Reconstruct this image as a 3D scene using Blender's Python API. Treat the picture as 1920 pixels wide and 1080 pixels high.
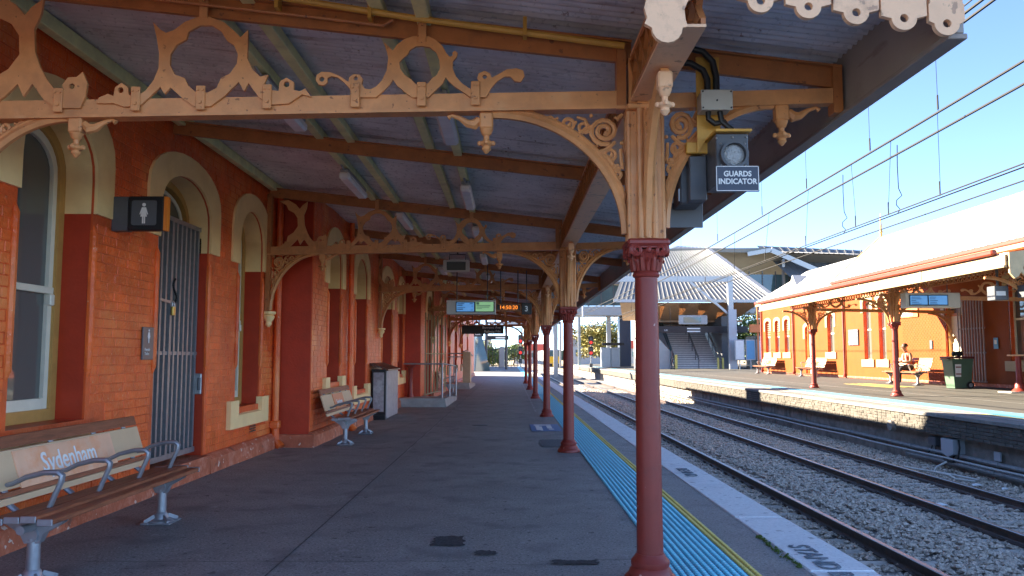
import bpy, math, random
from mathutils import Vector, Matrix
from mathutils.geometry import tessellate_polygon
random.seed(7)
for o in list(bpy.data.objects): bpy.data.objects.remove(o)
SC = bpy.context.scene
COL = SC.collection
R = math.radians

# ------------------------------------------------------------------ camera
cd = bpy.data.cameras.new('camera'); cam = bpy.data.objects.new('camera', cd); COL.objects.link(cam)
cd.sensor_width = 36.0; cd.lens = 28.125; cd.clip_start = 0.05; cd.clip_end = 3000
cam.location = (0, 0, 1.4)
cam.rotation_euler = (R(90 + 4.915), 0, R(-0.191))
SC.camera = cam
SC.render.resolution_x = 1024; SC.render.resolution_y = 576
# ------------------------------------------------------------------ sky, sun, exposure
SUN_EL = 24.0; SUN_AZ = (-0.866, 0.5)          # horizontal direction towards the sun (left, ahead)
W = bpy.data.worlds.new('World'); SC.world = W; W.use_nodes = True
nt = W.node_tree; nt.nodes.clear()
sk = nt.nodes.new('ShaderNodeTexSky'); sk.sky_type = 'NISHITA'; sk.sun_disc = False
sk.sun_elevation = R(SUN_EL); sk.sun_rotation = R(-60); sk.altitude = 3000; sk.air_density = 0.62; sk.dust_density = 0.0; sk.ozone_density = 1.9
bg = nt.nodes.new('ShaderNodeBackground'); bg.inputs[1].default_value = 0.076
wo = nt.nodes.new('ShaderNodeOutputWorld')
nt.links.new(sk.outputs[0], bg.inputs[0]); nt.links.new(bg.outputs[0], wo.inputs[0])
ld = bpy.data.lights.new('sun', 'SUN'); ld.energy = 5.0; ld.angle = R(0.5); ld.color = (1.0, 0.86, 0.66)
sun = bpy.data.objects.new('sun', ld); COL.objects.link(sun)
_e = R(SUN_EL)
sun.rotation_euler = Vector((-SUN_AZ[0]*math.cos(_e), -SUN_AZ[1]*math.cos(_e), -math.sin(_e))).to_track_quat('-Z', 'Y').to_euler()
sun.location = (-40, 30, 40)
SC.view_settings.view_transform = 'Standard'; SC.view_settings.look = 'None'
SC.view_settings.exposure = 3.08; SC.view_settings.gamma = 1.0
SC.render.engine = 'CYCLES'
SC.cycles.max_bounces = 10; SC.cycles.diffuse_bounces = 5; SC.cycles.glossy_bounces = 4; SC.cycles.transmission_bounces = 6
SC.cycles.caustics_reflective = False; SC.cycles.caustics_refractive = False; SC.cycles.sample_clamp_indirect = 6

# ------------------------------------------------------------------ helpers
class MB:
    """collects shapes, becomes ONE mesh"""
    def __init__(s): s.v = []; s.f = []; s.m = []; s.cur = 0
    def add(s, vs, fs, M=None):
        b = len(s.v)
        s.v += [tuple(M @ Vector(p)) for p in vs] if M else [tuple(p) for p in vs]
        s.f += [tuple(i + b for i in f) for f in fs]; s.m += [s.cur]*len(fs)
        return s
    def box(s, x0, x1, y0, y1, z0, z1, M=None):
        return s.add([(x0,y0,z0),(x1,y0,z0),(x1,y1,z0),(x0,y1,z0),(x0,y0,z1),(x1,y0,z1),(x1,y1,z1),(x0,y1,z1)],
                     [(0,3,2,1),(4,5,6,7),(0,1,5,4),(1,2,6,5),(2,3,7,6),(3,0,4,7)], M)
    def bbox(s, x0, x1, y0, y1, z0, z1, b=0.01, M=None):
        """box with chamfered edges"""
        vs = []; xs = (x0, x1); ys = (y0, y1); zs = (z0, z1)
        idx = {}
        for i in (0,1):
            for j in (0,1):
                for k in (0,1):
                    sx, sy, sz = (b, -b)[i], (b, -b)[j], (b, -b)[k]
                    X, Y, Z = xs[i], ys[j], zs[k]
                    for a, p in enumerate(((X, Y+sy, Z+sz), (X+sx, Y, Z+sz), (X+sx, Y+sy, Z))):
                        idx[(i,j,k,a)] = len(vs); vs.append(p)
        g = lambda *q: idx[q]
        fs = [(g(0,0,0,0),g(0,0,1,0),g(0,1,1,0),g(0,1,0,0)), (g(1,0,0,0),g(1,1,0,0),g(1,1,1,0),g(1,0,1,0)),
              (g(0,0,0,1),g(1,0,0,1),g(1,0,1,1),g(0,0,1,1)), (g(0,1,0,1),g(0,1,1,1),g(1,1,1,1),g(1,1,0,1)),
              (g(0,0,0,2),g(0,1,0,2),g(1,1,0,2),g(1,0,0,2)), (g(0,0,1,2),g(1,0,1,2),g(1,1,1,2),g(0,1,1,2))]
        for j in (0,1):
            for k in (0,1): fs.append((g(0,j,k,1),g(1,j,k,1),g(1,j,k,2),g(0,j,k,2)))
        for i in (0,1):
            for k in (0,1): fs.append((g(i,0,k,0),g(i,1,k,0),g(i,1,k,2),g(i,0,k,2)))
        for i in (0,1):
            for j in (0,1): fs.append((g(i,j,0,0),g(i,j,1,0),g(i,j,1,1),g(i,j,0,1)))
        for i in (0,1):
            for j in (0,1):
                for k in (0,1): fs.append((g(i,j,k,0),g(i,j,k,1),g(i,j,k,2)))
        return s.add(vs, fs, M)
    def bar(s, p0, p1, w, h, up=(0,0,1)):
        p0 = Vector(p0); p1 = Vector(p1); d = (p1-p0).normalized(); u = Vector(up)
        sd = d.cross(u)
        if sd.length < 1e-4: sd = d.cross(Vector((1,0,0)))
        sd.normalize(); u = sd.cross(d)
        vs = [p + sd*a*w/2 + u*b*h/2 for p in (p0,p1) for a,b in ((-1,-1),(1,-1),(1,1),(-1,1))]
        return s.add(vs, [(0,1,2,3),(4,7,6,5),(0,4,5,1),(1,5,6,2),(2,6,7,3),(3,7,4,0)])
    def tube(s, pts, r, n=8, caps=True, flat=1.0, fdir=None):
        P = [Vector(p) for p in pts]; m = len(P); rr = r if isinstance(r, (list, tuple)) else [r]*m
        T = [(P[min(i+1,m-1)]-P[max(i-1,0)]).normalized() for i in range(m)]
        if fdir: N = Vector(fdir)
        else: N = T[0].cross(Vector((0,0,1)))
        if N.length < 1e-3: N = T[0].cross(Vector((1,0,0)))
        N.normalize(); vs = []
        for i in range(m):
            N = N - T[i]*N.dot(T[i])
            if N.length < 1e-4: N = T[i].orthogonal()
            N.normalize()
            B = T[i].cross(N)
            for k in range(n):
                a = 2*math.pi*k/n; vs.append(P[i] + N*math.cos(a)*rr[i]*flat + B*math.sin(a)*rr[i])
        fs = [(i*n+k, i*n+(k+1)%n, (i+1)*n+(k+1)%n, (i+1)*n+k) for i in range(m-1) for k in range(n)]
        if caps: fs += [tuple(range(n-1,-1,-1)), tuple((m-1)*n+k for k in range(n))]
        return s.add(vs, fs)
    def cyl(s, p0, p1, r, r1=None, n=12): return s.tube([p0,p1], [r, r if r1 is None else r1], n)
    def lathe(s, prof, c=(0,0,0), n=24, axis=2, ang=0, caps=True):
        vs = []
        for r, z in prof:
            for k in range(n):
                a = 2*math.pi*k/n + ang; p = [r*math.cos(a), r*math.sin(a), z]
                if axis == 0: p = [p[2], p[0], p[1]]
                if axis == 1: p = [p[0], p[2], p[1]]
                vs.append((p[0]+c[0], p[1]+c[1], p[2]+c[2]))
        m = len(prof)
        fs = [(i*n+k, i*n+(k+1)%n, (i+1)*n+(k+1)%n, (i+1)*n+k) for i in range(m-1) for k in range(n)]
        if caps: fs += [tuple(range(n-1,-1,-1)), tuple((m-1)*n+k for k in range(n))]
        return s.add(vs, fs)
    def ball(s, c, r, n=8, m=6, sc=(1,1,1)):
        pr = [(max(1e-4, math.sin(math.pi*i/m))*r, -math.cos(math.pi*i/m)*r) for i in range(m+1)]
        b = len(s.v); s.lathe(pr, (0,0,0), n)
        for i in range(b, len(s.v)):
            p = s.v[i]; s.v[i] = (p[0]*sc[0]+c[0], p[1]*sc[1]+c[1], p[2]*sc[2]+c[2])
        return s
    def plate(s, outer, holes, t, fn):
        """flat cut-out of thickness t; fn(u,v,w) -> world point, w in [-t/2,t/2]"""
        polys = [outer] + list(holes)
        loops = [[Vector((u, v, 0)) for u, v in p] for p in polys]
        tris = tessellate_polygon(loops)
        flat = [p for L in polys for p in L]; n = len(flat)
        vs = [fn(u, v, -t/2) for u, v in flat] + [fn(u, v, t/2) for u, v in flat]
        fs = [tuple(q) for q in tris] + [tuple(i+n for i in reversed(q)) for q in tris]
        b = 0
        for L in polys:
            k = len(L)
            for i in range(k):
                a, c = b+i, b+(i+1)%k; fs.append((a, c, c+n, a+n))
            b += k
        return s.add(vs, fs)
    def sphere_done(s): pass

def recalc(me):
    import bmesh
    bm = bmesh.new(); bm.from_mesh(me); bmesh.ops.recalc_face_normals(bm, faces=bm.faces); bm.to_mesh(me); bm.free()

def mkmesh(name, mb, mats, smooth=False, fix=True):
    me = bpy.data.meshes.new(name); me.from_pydata(mb.v, [], mb.f)
    if not isinstance(mats, (list, tuple)): mats = [mats]
    for m in mats: me.materials.append(m)
    if len(mats) > 1: me.polygons.foreach_set('material_index', mb.m)
    if fix: recalc(me)
    if smooth: auto_smooth(me, 35 if smooth is True else smooth)
    me.update(); return me

def auto_smooth(me, deg):
    me.polygons.foreach_set('use_smooth', [True]*len(me.polygons))
    import bmesh
    bm = bmesh.new(); bm.from_mesh(me); lim = R(deg)
    for e in bm.edges:
        e.smooth = not (len(e.link_faces) != 2 or e.calc_face_angle(3.1) > lim)
    bm.to_mesh(me); bm.free()

def setp(o, label=None, cat=None, group=None, kind=None):
    if label: o['label'] = label
    if cat: o['category'] = cat
    if group: o['group'] = group
    if kind: o['kind'] = kind
    return o

def obj(name, mb, mats, parent=None, smooth=False, fix=True, me=None):
    me = me or mkmesh(name, mb, mats, smooth, fix)
    o = bpy.data.objects.new(name, me); COL.objects.link(o)
    if parent is not None:
        o.parent = parent; o.matrix_parent_inverse = PINV(parent)
    return o

_pinv = {}
def PINV(p):
    if p.name not in _pinv:
        M = Matrix.Identity(4); q = p
        while q is not None:
            M = q.matrix_basis @ M if q.parent is None else (q.matrix_parent_inverse @ q.matrix_basis) @ M
            q = q.parent
        _pinv[p.name] = M.inverted()
    return _pinv[p.name]

def thing(name, label, cat, loc=(0,0,0), group=None, kind=None):
    o = bpy.data.objects.new(name, None); COL.objects.link(o); o.location = loc; o.empty_display_size = 0.2
    return setp(o, label, cat, group, kind)

def top(name, mb, mats, label, cat, group=None, smooth=False):
    return setp(obj(name, mb, mats, None, smooth), label, cat, group)

def struct(name, mb, mats, parent=None, smooth=False, fix=True):
    o = obj(name, mb, mats, parent, smooth, fix)
    if parent is None: o['kind'] = 'structure'
    return o

def copy_tree(o, parent=None):
    c = o.copy(); COL.objects.link(c)
    for ch in [k for k in bpy.data.objects if k.parent is o]:
        d = ch.copy(); COL.objects.link(d); d.parent = c; d.matrix_parent_inverse = ch.matrix_parent_inverse.copy()
        for g in [k for k in bpy.data.objects if k.parent is ch]:
            e = g.copy(); COL.objects.link(e); e.parent = d; e.matrix_parent_inverse = g.matrix_parent_inverse.copy()
    return c

def fr(M):
    """plate mapping helpers"""
    return M
XZ = lambda y, ox=0, oz=0, mx=1: (lambda u, v, w: (ox + mx*u, y + w, oz + v))
YZ = lambda x, oy=0, oz=0, my=1: (lambda u, v, w: (x + w, oy + my*u, oz + v))
XY = lambda z, ox=0, oy=0: (lambda u, v, w: (ox + u, oy + v, z + w))

def text_mesh(body, size, M, mat, name, parent, extrude=0.0012, align='LEFT', bold=0.0, sx=1.0):
    cu = bpy.data.curves.new('lettering', 'FONT'); cu.body = body; cu.size = size; cu.extrude = extrude; cu.align_x = align; cu.resolution_u = 3; cu.offset = bold
    t = bpy.data.objects.new('lettering_tmp', cu); COL.objects.link(t)
    bpy.context.view_layer.update()
    me = bpy.data.meshes.new_from_object(t.evaluated_get(bpy.context.evaluated_depsgraph_get()))
    bpy.data.objects.remove(t); bpy.data.curves.remove(cu)
    me.transform(M @ Matrix.Diagonal((sx,1,1,1))); me.materials.clear(); me.materials.append(mat)
    return obj(name, None, None, parent, me=me)

def frame_mat(o, ux, uy):
    """matrix with text x along ux, text y along uy, at o"""
    ux = Vector(ux).normalized(); uy = Vector(uy).normalized(); n = ux.cross(uy)
    return Matrix(((ux.x, uy.x, n.x, o[0]), (ux.y, uy.y, n.y, o[1]), (ux.z, uy.z, n.z, o[2]), (0,0,0,1)))

# ------------------------------------------------------------------ materials
def mat(name, col, rough=0.6, var=0.12, scale=6.0, bump=0.0, bscale=None, metal=0.0, spec=0.5, stain=None, stain_amt=0.0, stain_scale=1.2, emit=None, estr=0.0, rand=0.0, detail=6.0, stretch=None, coat=0.0, alpha=None, trans=0.0, ior=1.45):
    m = bpy.data.materials.new(name); m.use_nodes = True; n = m.node_tree.nodes; l = m.node_tree.links
    b = n['Principled BSDF']; b.inputs['Roughness'].default_value = rough; b.inputs['Metallic'].default_value = metal
    b.inputs['Specular IOR Level'].default_value = spec; b.inputs['Coat Weight'].default_value = coat; b.inputs['Coat Roughness'].default_value = 0.25
    b.inputs['Transmission Weight'].default_value = trans; b.inputs['IOR'].default_value = ior
    tc = n.new('ShaderNodeTexCoord'); vec = tc.outputs['Object']
    if stretch:
        mp = n.new('ShaderNodeMapping'); mp.inputs['Scale'].default_value = stretch; l.new(vec, mp.inputs[0]); vec = mp.outputs[0]
    c4 = (*col, 1)
    last = None
    if var > 0:
        nz = n.new('ShaderNodeTexNoise'); nz.inputs['Scale'].default_value = scale; nz.inputs['Detail'].default_value = detail; nz.inputs['Roughness'].default_value = 0.62
        l.new(vec, nz.inputs['Vector'])
        rp = n.new('ShaderNodeValToRGB'); rp.color_ramp.elements[0].position = 0.32; rp.color_ramp.elements[1].position = 0.68
        rp.color_ramp.elements[0].color = (*[max(0, c*(1-var)) for c in col], 1); rp.color_ramp.elements[1].color = (*[min(1, c*(1+var)) for c in col], 1)
        l.new(nz.outputs['Fac'], rp.inputs['Fac']); last = rp.outputs['Color']
    if stain is not None:
        n2 = n.new('ShaderNodeTexNoise'); n2.inputs['Scale'].default_value = stain_scale; n2.inputs['Detail'].default_value = 9; n2.inputs['Roughness'].default_value = 0.7
        l.new(vec, n2.inputs['Vector'])
        r2 = n.new('ShaderNodeValToRGB'); r2.color_ramp.elements[0].position = 0.5; r2.color_ramp.elements[1].position = 0.68
        r2.color_ramp.elements[0].color = (0,0,0,1); r2.color_ramp.elements[1].color = (stain_amt,)*3 + (1,)
        l.new(n2.outputs['Fac'], r2.inputs['Fac'])
        mx = n.new('ShaderNodeMix'); mx.data_type = 'RGBA'; l.new(r2.outputs['Color'], mx.inputs[0])
        if last: l.new(last, mx.inputs[6])
        else: mx.inputs[6].default_value = c4
        mx.inputs[7].default_value = (*stain, 1); last = mx.outputs[2]
    if rand > 0:
        oi = n.new('ShaderNodeObjectInfo'); mr = n.new('ShaderNodeMapRange'); mr.inputs[3].default_value = 1-rand; mr.inputs[4].default_value = 1+rand
        l.new(oi.outputs['Random'], mr.inputs[0]); vm = n.new('ShaderNodeVectorMath'); vm.operation = 'SCALE'
        if last: l.new(last, vm.inputs[0])
        else: vm.inputs[0].default_value = col
        l.new(mr.outputs[0], vm.inputs['Scale']); last = vm.outputs[0]
    if last: l.new(last, b.inputs['Base Color'])
    else: b.inputs['Base Color'].default_value = c4
    if bump > 0:
        nb = n.new('ShaderNodeTexNoise'); nb.inputs['Scale'].default_value = bscale or scale*4; nb.inputs['Detail'].default_value = 5; l.new(vec, nb.inputs['Vector'])
        bp = n.new('ShaderNodeBump'); bp.inputs['Strength'].default_value = bump; bp.inputs['Distance'].default_value = 0.02
        l.new(nb.outputs['Fac'], bp.inputs['Height']); l.new(bp.outputs[0], b.inputs['Normal'])
        rr = n.new('ShaderNodeMapRange'); rr.inputs[3].default_value = max(0.02, rough-0.12); rr.inputs[4].default_value = min(1, rough+0.12)
        l.new(nb.outputs['Fac'], rr.inputs[0]); l.new(rr.outputs[0], b.inputs['Roughness'])
    if emit: b.inputs['Emission Color'].default_value = (*emit, 1); b.inputs['Emission Strength'].default_value = estr
    return m

M_brick  = mat('painted_brick', (0.80,0.130,0.022), 0.34, 0.16, 3.0, 0.55, 30, stain=(0.52,0.055,0.012), stain_amt=0.7, stain_scale=0.9, rand=0.10)
M_wall   = mat('painted_wall', (0.70,0.10,0.020), 0.42, 0.16, 3.0, 0.35, 30, stain=(0.28,0.05,0.02), stain_amt=0.5, stain_scale=1.4)
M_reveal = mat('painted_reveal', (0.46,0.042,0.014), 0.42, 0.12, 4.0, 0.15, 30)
M_plinth = mat('painted_plinth', (0.50,0.13,0.06), 0.55, 0.2, 5.0, 0.5, 26, stain=(0.62,0.34,0.24), stain_amt=0.6, stain_scale=5)
M_trim   = mat('cream_trim', (0.96,0.66,0.31), 0.5, 0.08, 3.0, 0.12, 40, stain=(0.78,0.46,0.15), stain_amt=0.4)
M_cream  = mat('pale_cream', (0.36,0.27,0.14), 0.5, 0.06, 3.0, 0.1, 30, stain=(0.6,0.45,0.27), stain_amt=0.25)
M_frame  = mat('window_frame_paint', (0.74,0.69,0.54), 0.4, 0.06, 6, 0.08)
M_ochre  = mat('ochre_paint', (0.48,0.26,0.07), 0.45, 0.12, 8, 0.12)
M_glass  = mat('window_glass', (0.11,0.112,0.10), 0.04, 0.0, spec=0.7)
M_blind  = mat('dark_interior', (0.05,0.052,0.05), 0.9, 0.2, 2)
M_iron   = mat('tan_iron_paint', (0.62,0.28,0.105), 0.46, 0.14, 7, 0.10, 60, stain=(0.42,0.20,0.09), stain_amt=0.35, stain_scale=3)
M_brown  = mat('brown_iron_paint', (0.44,0.16,0.05), 0.46, 0.15, 7, 0.10, 60, stain=(0.20,0.09,0.045), stain_amt=0.5, stain_scale=3)
M_pink   = mat('pale_iron_paint', (0.86,0.52,0.30), 0.5, 0.08, 7, 0.1, 50, stain=(0.38,0.22,0.13), stain_amt=0.55, stain_scale=7)
M_maroon = mat('maroon_paint', (0.26,0.038,0.026), 0.42, 0.10, 6, 0.06, 70, stain=(0.24,0.045,0.035), stain_amt=0.4, stain_scale=5)
M_sheet  = mat('corrugated_iron', (0.76,0.72,0.70), 0.30, 0.16, 1.6, 0.04, 20, metal=0.15, stain=(0.40,0.33,0.31), stain_amt=0.55, stain_scale=1.0, rand=0.06)
M_green  = mat('green_batten', (0.80,0.76,0.36), 0.55, 0.12, 6, 0.1, stain=(0.5,0.46,0.22), stain_amt=0.4, stain_scale=5)
M_fascia = mat('grey_fascia', (0.36,0.33,0.30), 0.5, 0.10, 3, 0.08, stain=(0.14,0.12,0.10), stain_amt=0.4)
def asphalt(name, c0, c1):
    m = mat(name, c0, 0.62, 0.20, 2.2, 0.5, 240, stain=c1, stain_amt=0.75, stain_scale=0.55, detail=10)
    n = m.node_tree.nodes; l = m.node_tree.links; b = n['Principled BSDF']; src = b.inputs['Base Color'].links[0].from_socket
    tc = n.new('ShaderNodeTexCoord')
    def dots(scale, lo, hi, col, fac, prev):
        v = n.new('ShaderNodeTexNoise'); v.inputs['Scale'].default_value = scale; v.inputs['Detail'].default_value = 2; l.new(tc.outputs['Object'], v.inputs['Vector'])
        r = n.new('ShaderNodeValToRGB'); r.color_ramp.elements[0].position = lo; r.color_ramp.elements[0].color = (0,0,0,1); r.color_ramp.elements[1].position = hi; r.color_ramp.elements[1].color = (fac,fac,fac,1); l.new(v.outputs['Fac'], r.inputs['Fac'])
        x = n.new('ShaderNodeMix'); x.data_type = 'RGBA'; l.new(r.outputs['Color'], x.inputs[0]); l.new(prev, x.inputs[6]); x.inputs[7].default_value = (*col, 1); return x.outputs[2]
    p = dots(62, 0.58, 0.66, (0.50,0.50,0.50), 0.6, src)
    p = dots(48, 0.57, 0.66, (0.05,0.05,0.055), 0.65, p); p = dots(2.3, 0.56, 0.72, (0.11,0.11,0.115), 0.55, p)
    p = dots(7, 0.70, 0.715, (0.36,0.36,0.37), 0.6, p)
    p = dots(10, 0.69, 0.705, (0.05,0.05,0.05), 0.7, p)
    l.new(p, b.inputs['Base Color']); return m
M_asph   = asphalt('asphalt', (0.27,0.262,0.25), (0.185,0.182,0.178))
M_patch  = mat('asphalt_patch', (0.05,0.052,0.055), 0.85, 0.6, 45, 0.9, 90)
M_joint  = mat('asphalt_joint', (0.10,0.10,0.10), 0.85, 0.5, 20, 0.5, 60)
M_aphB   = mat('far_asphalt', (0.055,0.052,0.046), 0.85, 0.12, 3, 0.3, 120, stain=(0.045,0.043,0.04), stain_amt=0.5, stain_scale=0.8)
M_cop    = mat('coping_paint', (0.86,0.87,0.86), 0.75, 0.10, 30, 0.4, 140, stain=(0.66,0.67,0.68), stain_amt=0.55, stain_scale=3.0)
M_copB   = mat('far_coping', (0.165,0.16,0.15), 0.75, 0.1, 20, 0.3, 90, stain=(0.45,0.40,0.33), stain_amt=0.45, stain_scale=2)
M_blue   = mat('blue_tactile', (0.20,0.74,0.88), 0.42, 0.12, 14, 0.1, rand=0.05, stain=(0.14,0.60,0.76), stain_amt=0.5, stain_scale=6)
M_bluebase = mat('blue_tactile_base', (0.02,0.18,0.32), 0.6, 0.15, 14)
M_yellow = mat('yellow_tactile', (0.80,0.64,0.16), 0.55, 0.15, 14, stain=(0.5,0.42,0.2), stain_amt=0.5, stain_scale=6)
M_rail   = mat('rail_steel', (0.075,0.052,0.045), 0.5, 0.25, 12, 0.2, metal=0.3)
M_railtop= mat('rail_head', (0.34,0.33,0.33), 0.38, 0.1, 12, metal=0.85)
M_sleeper= mat('sleeper', (0.48,0.43,0.37), 0.85, 0.25, 7, 0.5, 30, rand=0.15)
M_ball   = mat('ballast_stone', (0.54,0.46,0.38), 0.85, 0.62, 24, 0.3, 60, stain=(0.62,0.50,0.37), stain_amt=0.6, stain_scale=3)
M_bed    = mat('ballast_bed', (0.27,0.255,0.24), 0.9, 0.5, 26, 1.0, 45, stain=(0.2,0.17,0.14), stain_amt=0.5, stain_scale=2)
M_conc   = mat('concrete', (0.36,0.345,0.32), 0.8, 0.16, 3, 0.3, 50, stain=(0.24,0.22,0.2), stain_amt=0.55, stain_scale=2.2)
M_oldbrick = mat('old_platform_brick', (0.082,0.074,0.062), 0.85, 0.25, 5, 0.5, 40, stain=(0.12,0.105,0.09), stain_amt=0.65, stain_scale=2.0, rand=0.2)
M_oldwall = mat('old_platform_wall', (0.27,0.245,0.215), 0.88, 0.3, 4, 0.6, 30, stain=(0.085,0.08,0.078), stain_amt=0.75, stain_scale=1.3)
M_galv   = mat('galvanised_steel', (0.36,0.37,0.38), 0.4, 0.1, 10, metal=0.6)
M_silver = mat('silver_grey_casting', (0.33,0.33,0.35), 0.4, 0.08, 12, 0.08, metal=0.5)
M_steelbar = mat('steel_bar', (0.27,0.275,0.285), 0.4, 0.12, 20, 0.1, metal=0.5)
M_timber = mat('bench_timber', (0.27,0.085,0.038), 0.5, 0.35, 5, 0.15, 30, stretch=(8,0.8,8), rand=0.12)
M_panel  = mat('bench_beige_panel', (0.66,0.45,0.26), 0.5, 0.05, 4)
M_orange = mat('orange_sign', (0.70,0.20,0.055), 0.4, 0.05, 5)
M_white  = mat('white_paint', (0.80,0.80,0.78), 0.5, 0.05, 5)
M_black  = mat('black_plastic', (0.012,0.012,0.014), 0.4, 0.2, 8)
M_dgrey  = mat('dark_grey_metal', (0.085,0.09,0.10), 0.42, 0.12, 6, 0.05)
M_sgrey  = mat('sign_grey', (0.10,0.105,0.115), 0.35, 0.04, 8)
M_orange2= mat('orange_strip', (0.80,0.23,0.02), 0.4, 0.05, 8)
M_diff   = mat('light_diffuser', (0.88,0.86,0.84), 0.35, 0.08, 8)
M_lens   = mat('indicator_lens', (0.42,0.44,0.45), 0.3, 0.25, 60, 0.8, 90)
M_navy   = mat('navy_sign', (0.045,0.055,0.085), 0.4, 0.05, 6)
M_conduit= mat('black_conduit', (0.015,0.015,0.016), 0.45, 0.1, 20)
M_jbox   = mat('grey_junction_box', (0.46,0.45,0.40), 0.5, 0.05, 8)
M_yplate = mat('yellow_ochre_plate', (0.62,0.33,0.055), 0.45, 0.12, 8, 0.08)
M_scrB   = mat('blue_screen', (0.05,0.16,0.3), 0.3, 0.05, 5, emit=(0.08,0.26,0.60), estr=0.10)
M_scrG   = mat('green_screen', (0.1,0.2,0.12), 0.3, 0.05, 5, emit=(0.22,0.44,0.22), estr=0.10)
M_led    = mat('led_orange', (0.3,0.1,0.01), 0.4, 0.0, emit=(1.0,0.26,0.02), estr=0.22)
M_redlamp= mat('red_signal_lamp', (0.4,0.02,0.02), 0.3, 0.0, emit=(1.0,0.035,0.02), estr=0.16)
M_wroof  = mat('white_roof_iron', (0.42,0.42,0.42), 0.55, 0.05, 2, 0.05, 8, stain=(0.62,0.62,0.60), stain_amt=0.3)
M_redgut = mat('red_gutter', (0.22,0.028,0.009), 0.45, 0.1, 5)
M_groof  = mat('grey_ribbed_roof', (0.15,0.155,0.16), 0.45, 0.06, 2, metal=0.2)
M_soffit = mat('timber_soffit', (0.42,0.26,0.15), 0.6, 0.1, 3)
M_gsoff  = mat('grey_soffit', (0.22,0.22,0.20), 0.6, 0.08, 1)
M_tealgl = mat('teal_glass', (0.07,0.12,0.13), 0.06, 0.2, 0.6, spec=0.8)
M_clad   = mat('white_cladding', (0.42,0.43,0.44), 0.5, 0.06, 2)
M_wire   = mat('overhead_wire', (0.006,0.006,0.007), 0.8, 0.0)
M_insul  = mat('insulator', (0.12,0.06,0.04), 0.3, 0.0)
M_leaf   = mat('leaf', (0.085,0.13,0.03), 0.6, 0.5, 1.2, stain=(0.19,0.16,0.03), stain_amt=0.7, stain_scale=0.4)
M_leaf2  = mat('autumn_leaf', (0.22,0.19,0.04), 0.6, 0.5, 1.2)
M_bark   = mat('bark', (0.10,0.08,0.06), 0.9, 0.3, 6, 0.5)
M_moss   = mat('moss', (0.07,0.11,0.015), 0.9, 0.4, 40, 0.5)
M_tyel   = mat('train_yellow', (0.75,0.42,0.02), 0.4, 0.05, 3)
M_binG   = mat('bin_green', (0.075,0.13,0.085), 0.45, 0.06, 5)
M_binR   = mat('bin_lid_red', (0.11,0.02,0.025), 0.45, 0.06, 5)
M_skin   = mat('skin', (0.30,0.15,0.095), 0.55, 0.06, 12)
M_hair   = mat('hair', (0.05,0.028,0.018), 0.6, 0.2, 40)
M_vest   = mat('hi_vis_orange', (0.36,0.045,0.003), 0.6, 0.06, 10)
M_cloth  = mat('dark_cloth', (0.022,0.022,0.028), 0.8, 0.15, 10)
M_beige  = mat('beige_shirt', (0.20,0.14,0.10), 0.8, 0.1, 10)
M_stencil= mat('worn_stencil', (0.13,0.16,0.19), 0.8, 0.3, 30, stain=(0.42,0.46,0.49), stain_amt=0.9, stain_scale=9)
M_floorsign = mat('floor_sign_blue', (0.13,0.22,0.42), 0.6, 0.15, 20, stain=(0.22,0.28,0.4), stain_amt=0.6, stain_scale=8)
M_chalk  = mat('worn_white_line', (0.42,0.42,0.42), 0.8, 0.2, 20)
M_rust   = mat('rusty_bracket', (0.12,0.06,0.035), 0.8, 0.3, 20)
M_earth  = mat('dry_ground', (0.30,0.24,0.16), 0.95, 0.25, 0.4, 0.4, 3, stain=(0.16,0.17,0.07), stain_amt=0.5, stain_scale=0.15)
M_door   = mat('cream_door', (0.62,0.57,0.44), 0.5, 0.05, 4)
M_hill   = mat('far_hill_foliage', (0.10,0.13,0.09), 0.9, 0.35, 0.12)
M_lblue  = mat('light_blue_sign', (0.12,0.33,0.55), 0.4, 0.05, 5)
M_cable  = mat('white_cable', (0.58,0.57,0.52), 0.5, 0.05, 5)
M_cab    = mat('blue_grey_cabinet', (0.40,0.44,0.48), 0.45, 0.05, 4, metal=0.2)

def spots(m, scale, lo, hi, col, fac, stretch=None):
    n = m.node_tree.nodes; l = m.node_tree.links; b = n['Principled BSDF']; src = b.inputs['Base Color'].links[0].from_socket
    tc = n.new('ShaderNodeTexCoord'); v = n.new('ShaderNodeTexNoise'); v.inputs['Scale'].default_value = scale; v.inputs['Detail'].default_value = 4
    if stretch:
        mp = n.new('ShaderNodeMapping'); mp.inputs['Scale'].default_value = stretch; l.new(tc.outputs['Object'], mp.inputs[0]); l.new(mp.outputs[0], v.inputs['Vector'])
    else: l.new(tc.outputs['Object'], v.inputs['Vector'])
    r = n.new('ShaderNodeValToRGB'); r.color_ramp.elements[0].position = lo; r.color_ramp.elements[0].color = (0,0,0,1); r.color_ramp.elements[1].position = hi; r.color_ramp.elements[1].color = (fac,fac,fac,1)
    l.new(v.outputs['Fac'], r.inputs['Fac']); x = n.new('ShaderNodeMix'); x.data_type = 'RGBA'; l.new(r.outputs['Color'], x.inputs[0]); l.new(src, x.inputs[6]); x.inputs[7].default_value = (*col, 1); l.new(x.outputs[2], b.inputs['Base Color'])
spots(M_maroon, 16, 0.70, 0.72, (0.60,0.38,0.32), 0.8); spots(M_maroon, 5, 0.60, 0.75, (0.17,0.035,0.03), 0.7)
spots(M_iron, 22, 0.67, 0.70, (0.16,0.06,0.03), 0.75); spots(M_iron, 6, 0.6, 0.75, (0.70,0.38,0.18), 0.6); spots(M_iron, 3, 0.56, 0.7, (0.40,0.16,0.06), 0.45)
spots(M_brown, 18, 0.66, 0.69, (0.12,0.05,0.03), 0.7)
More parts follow.
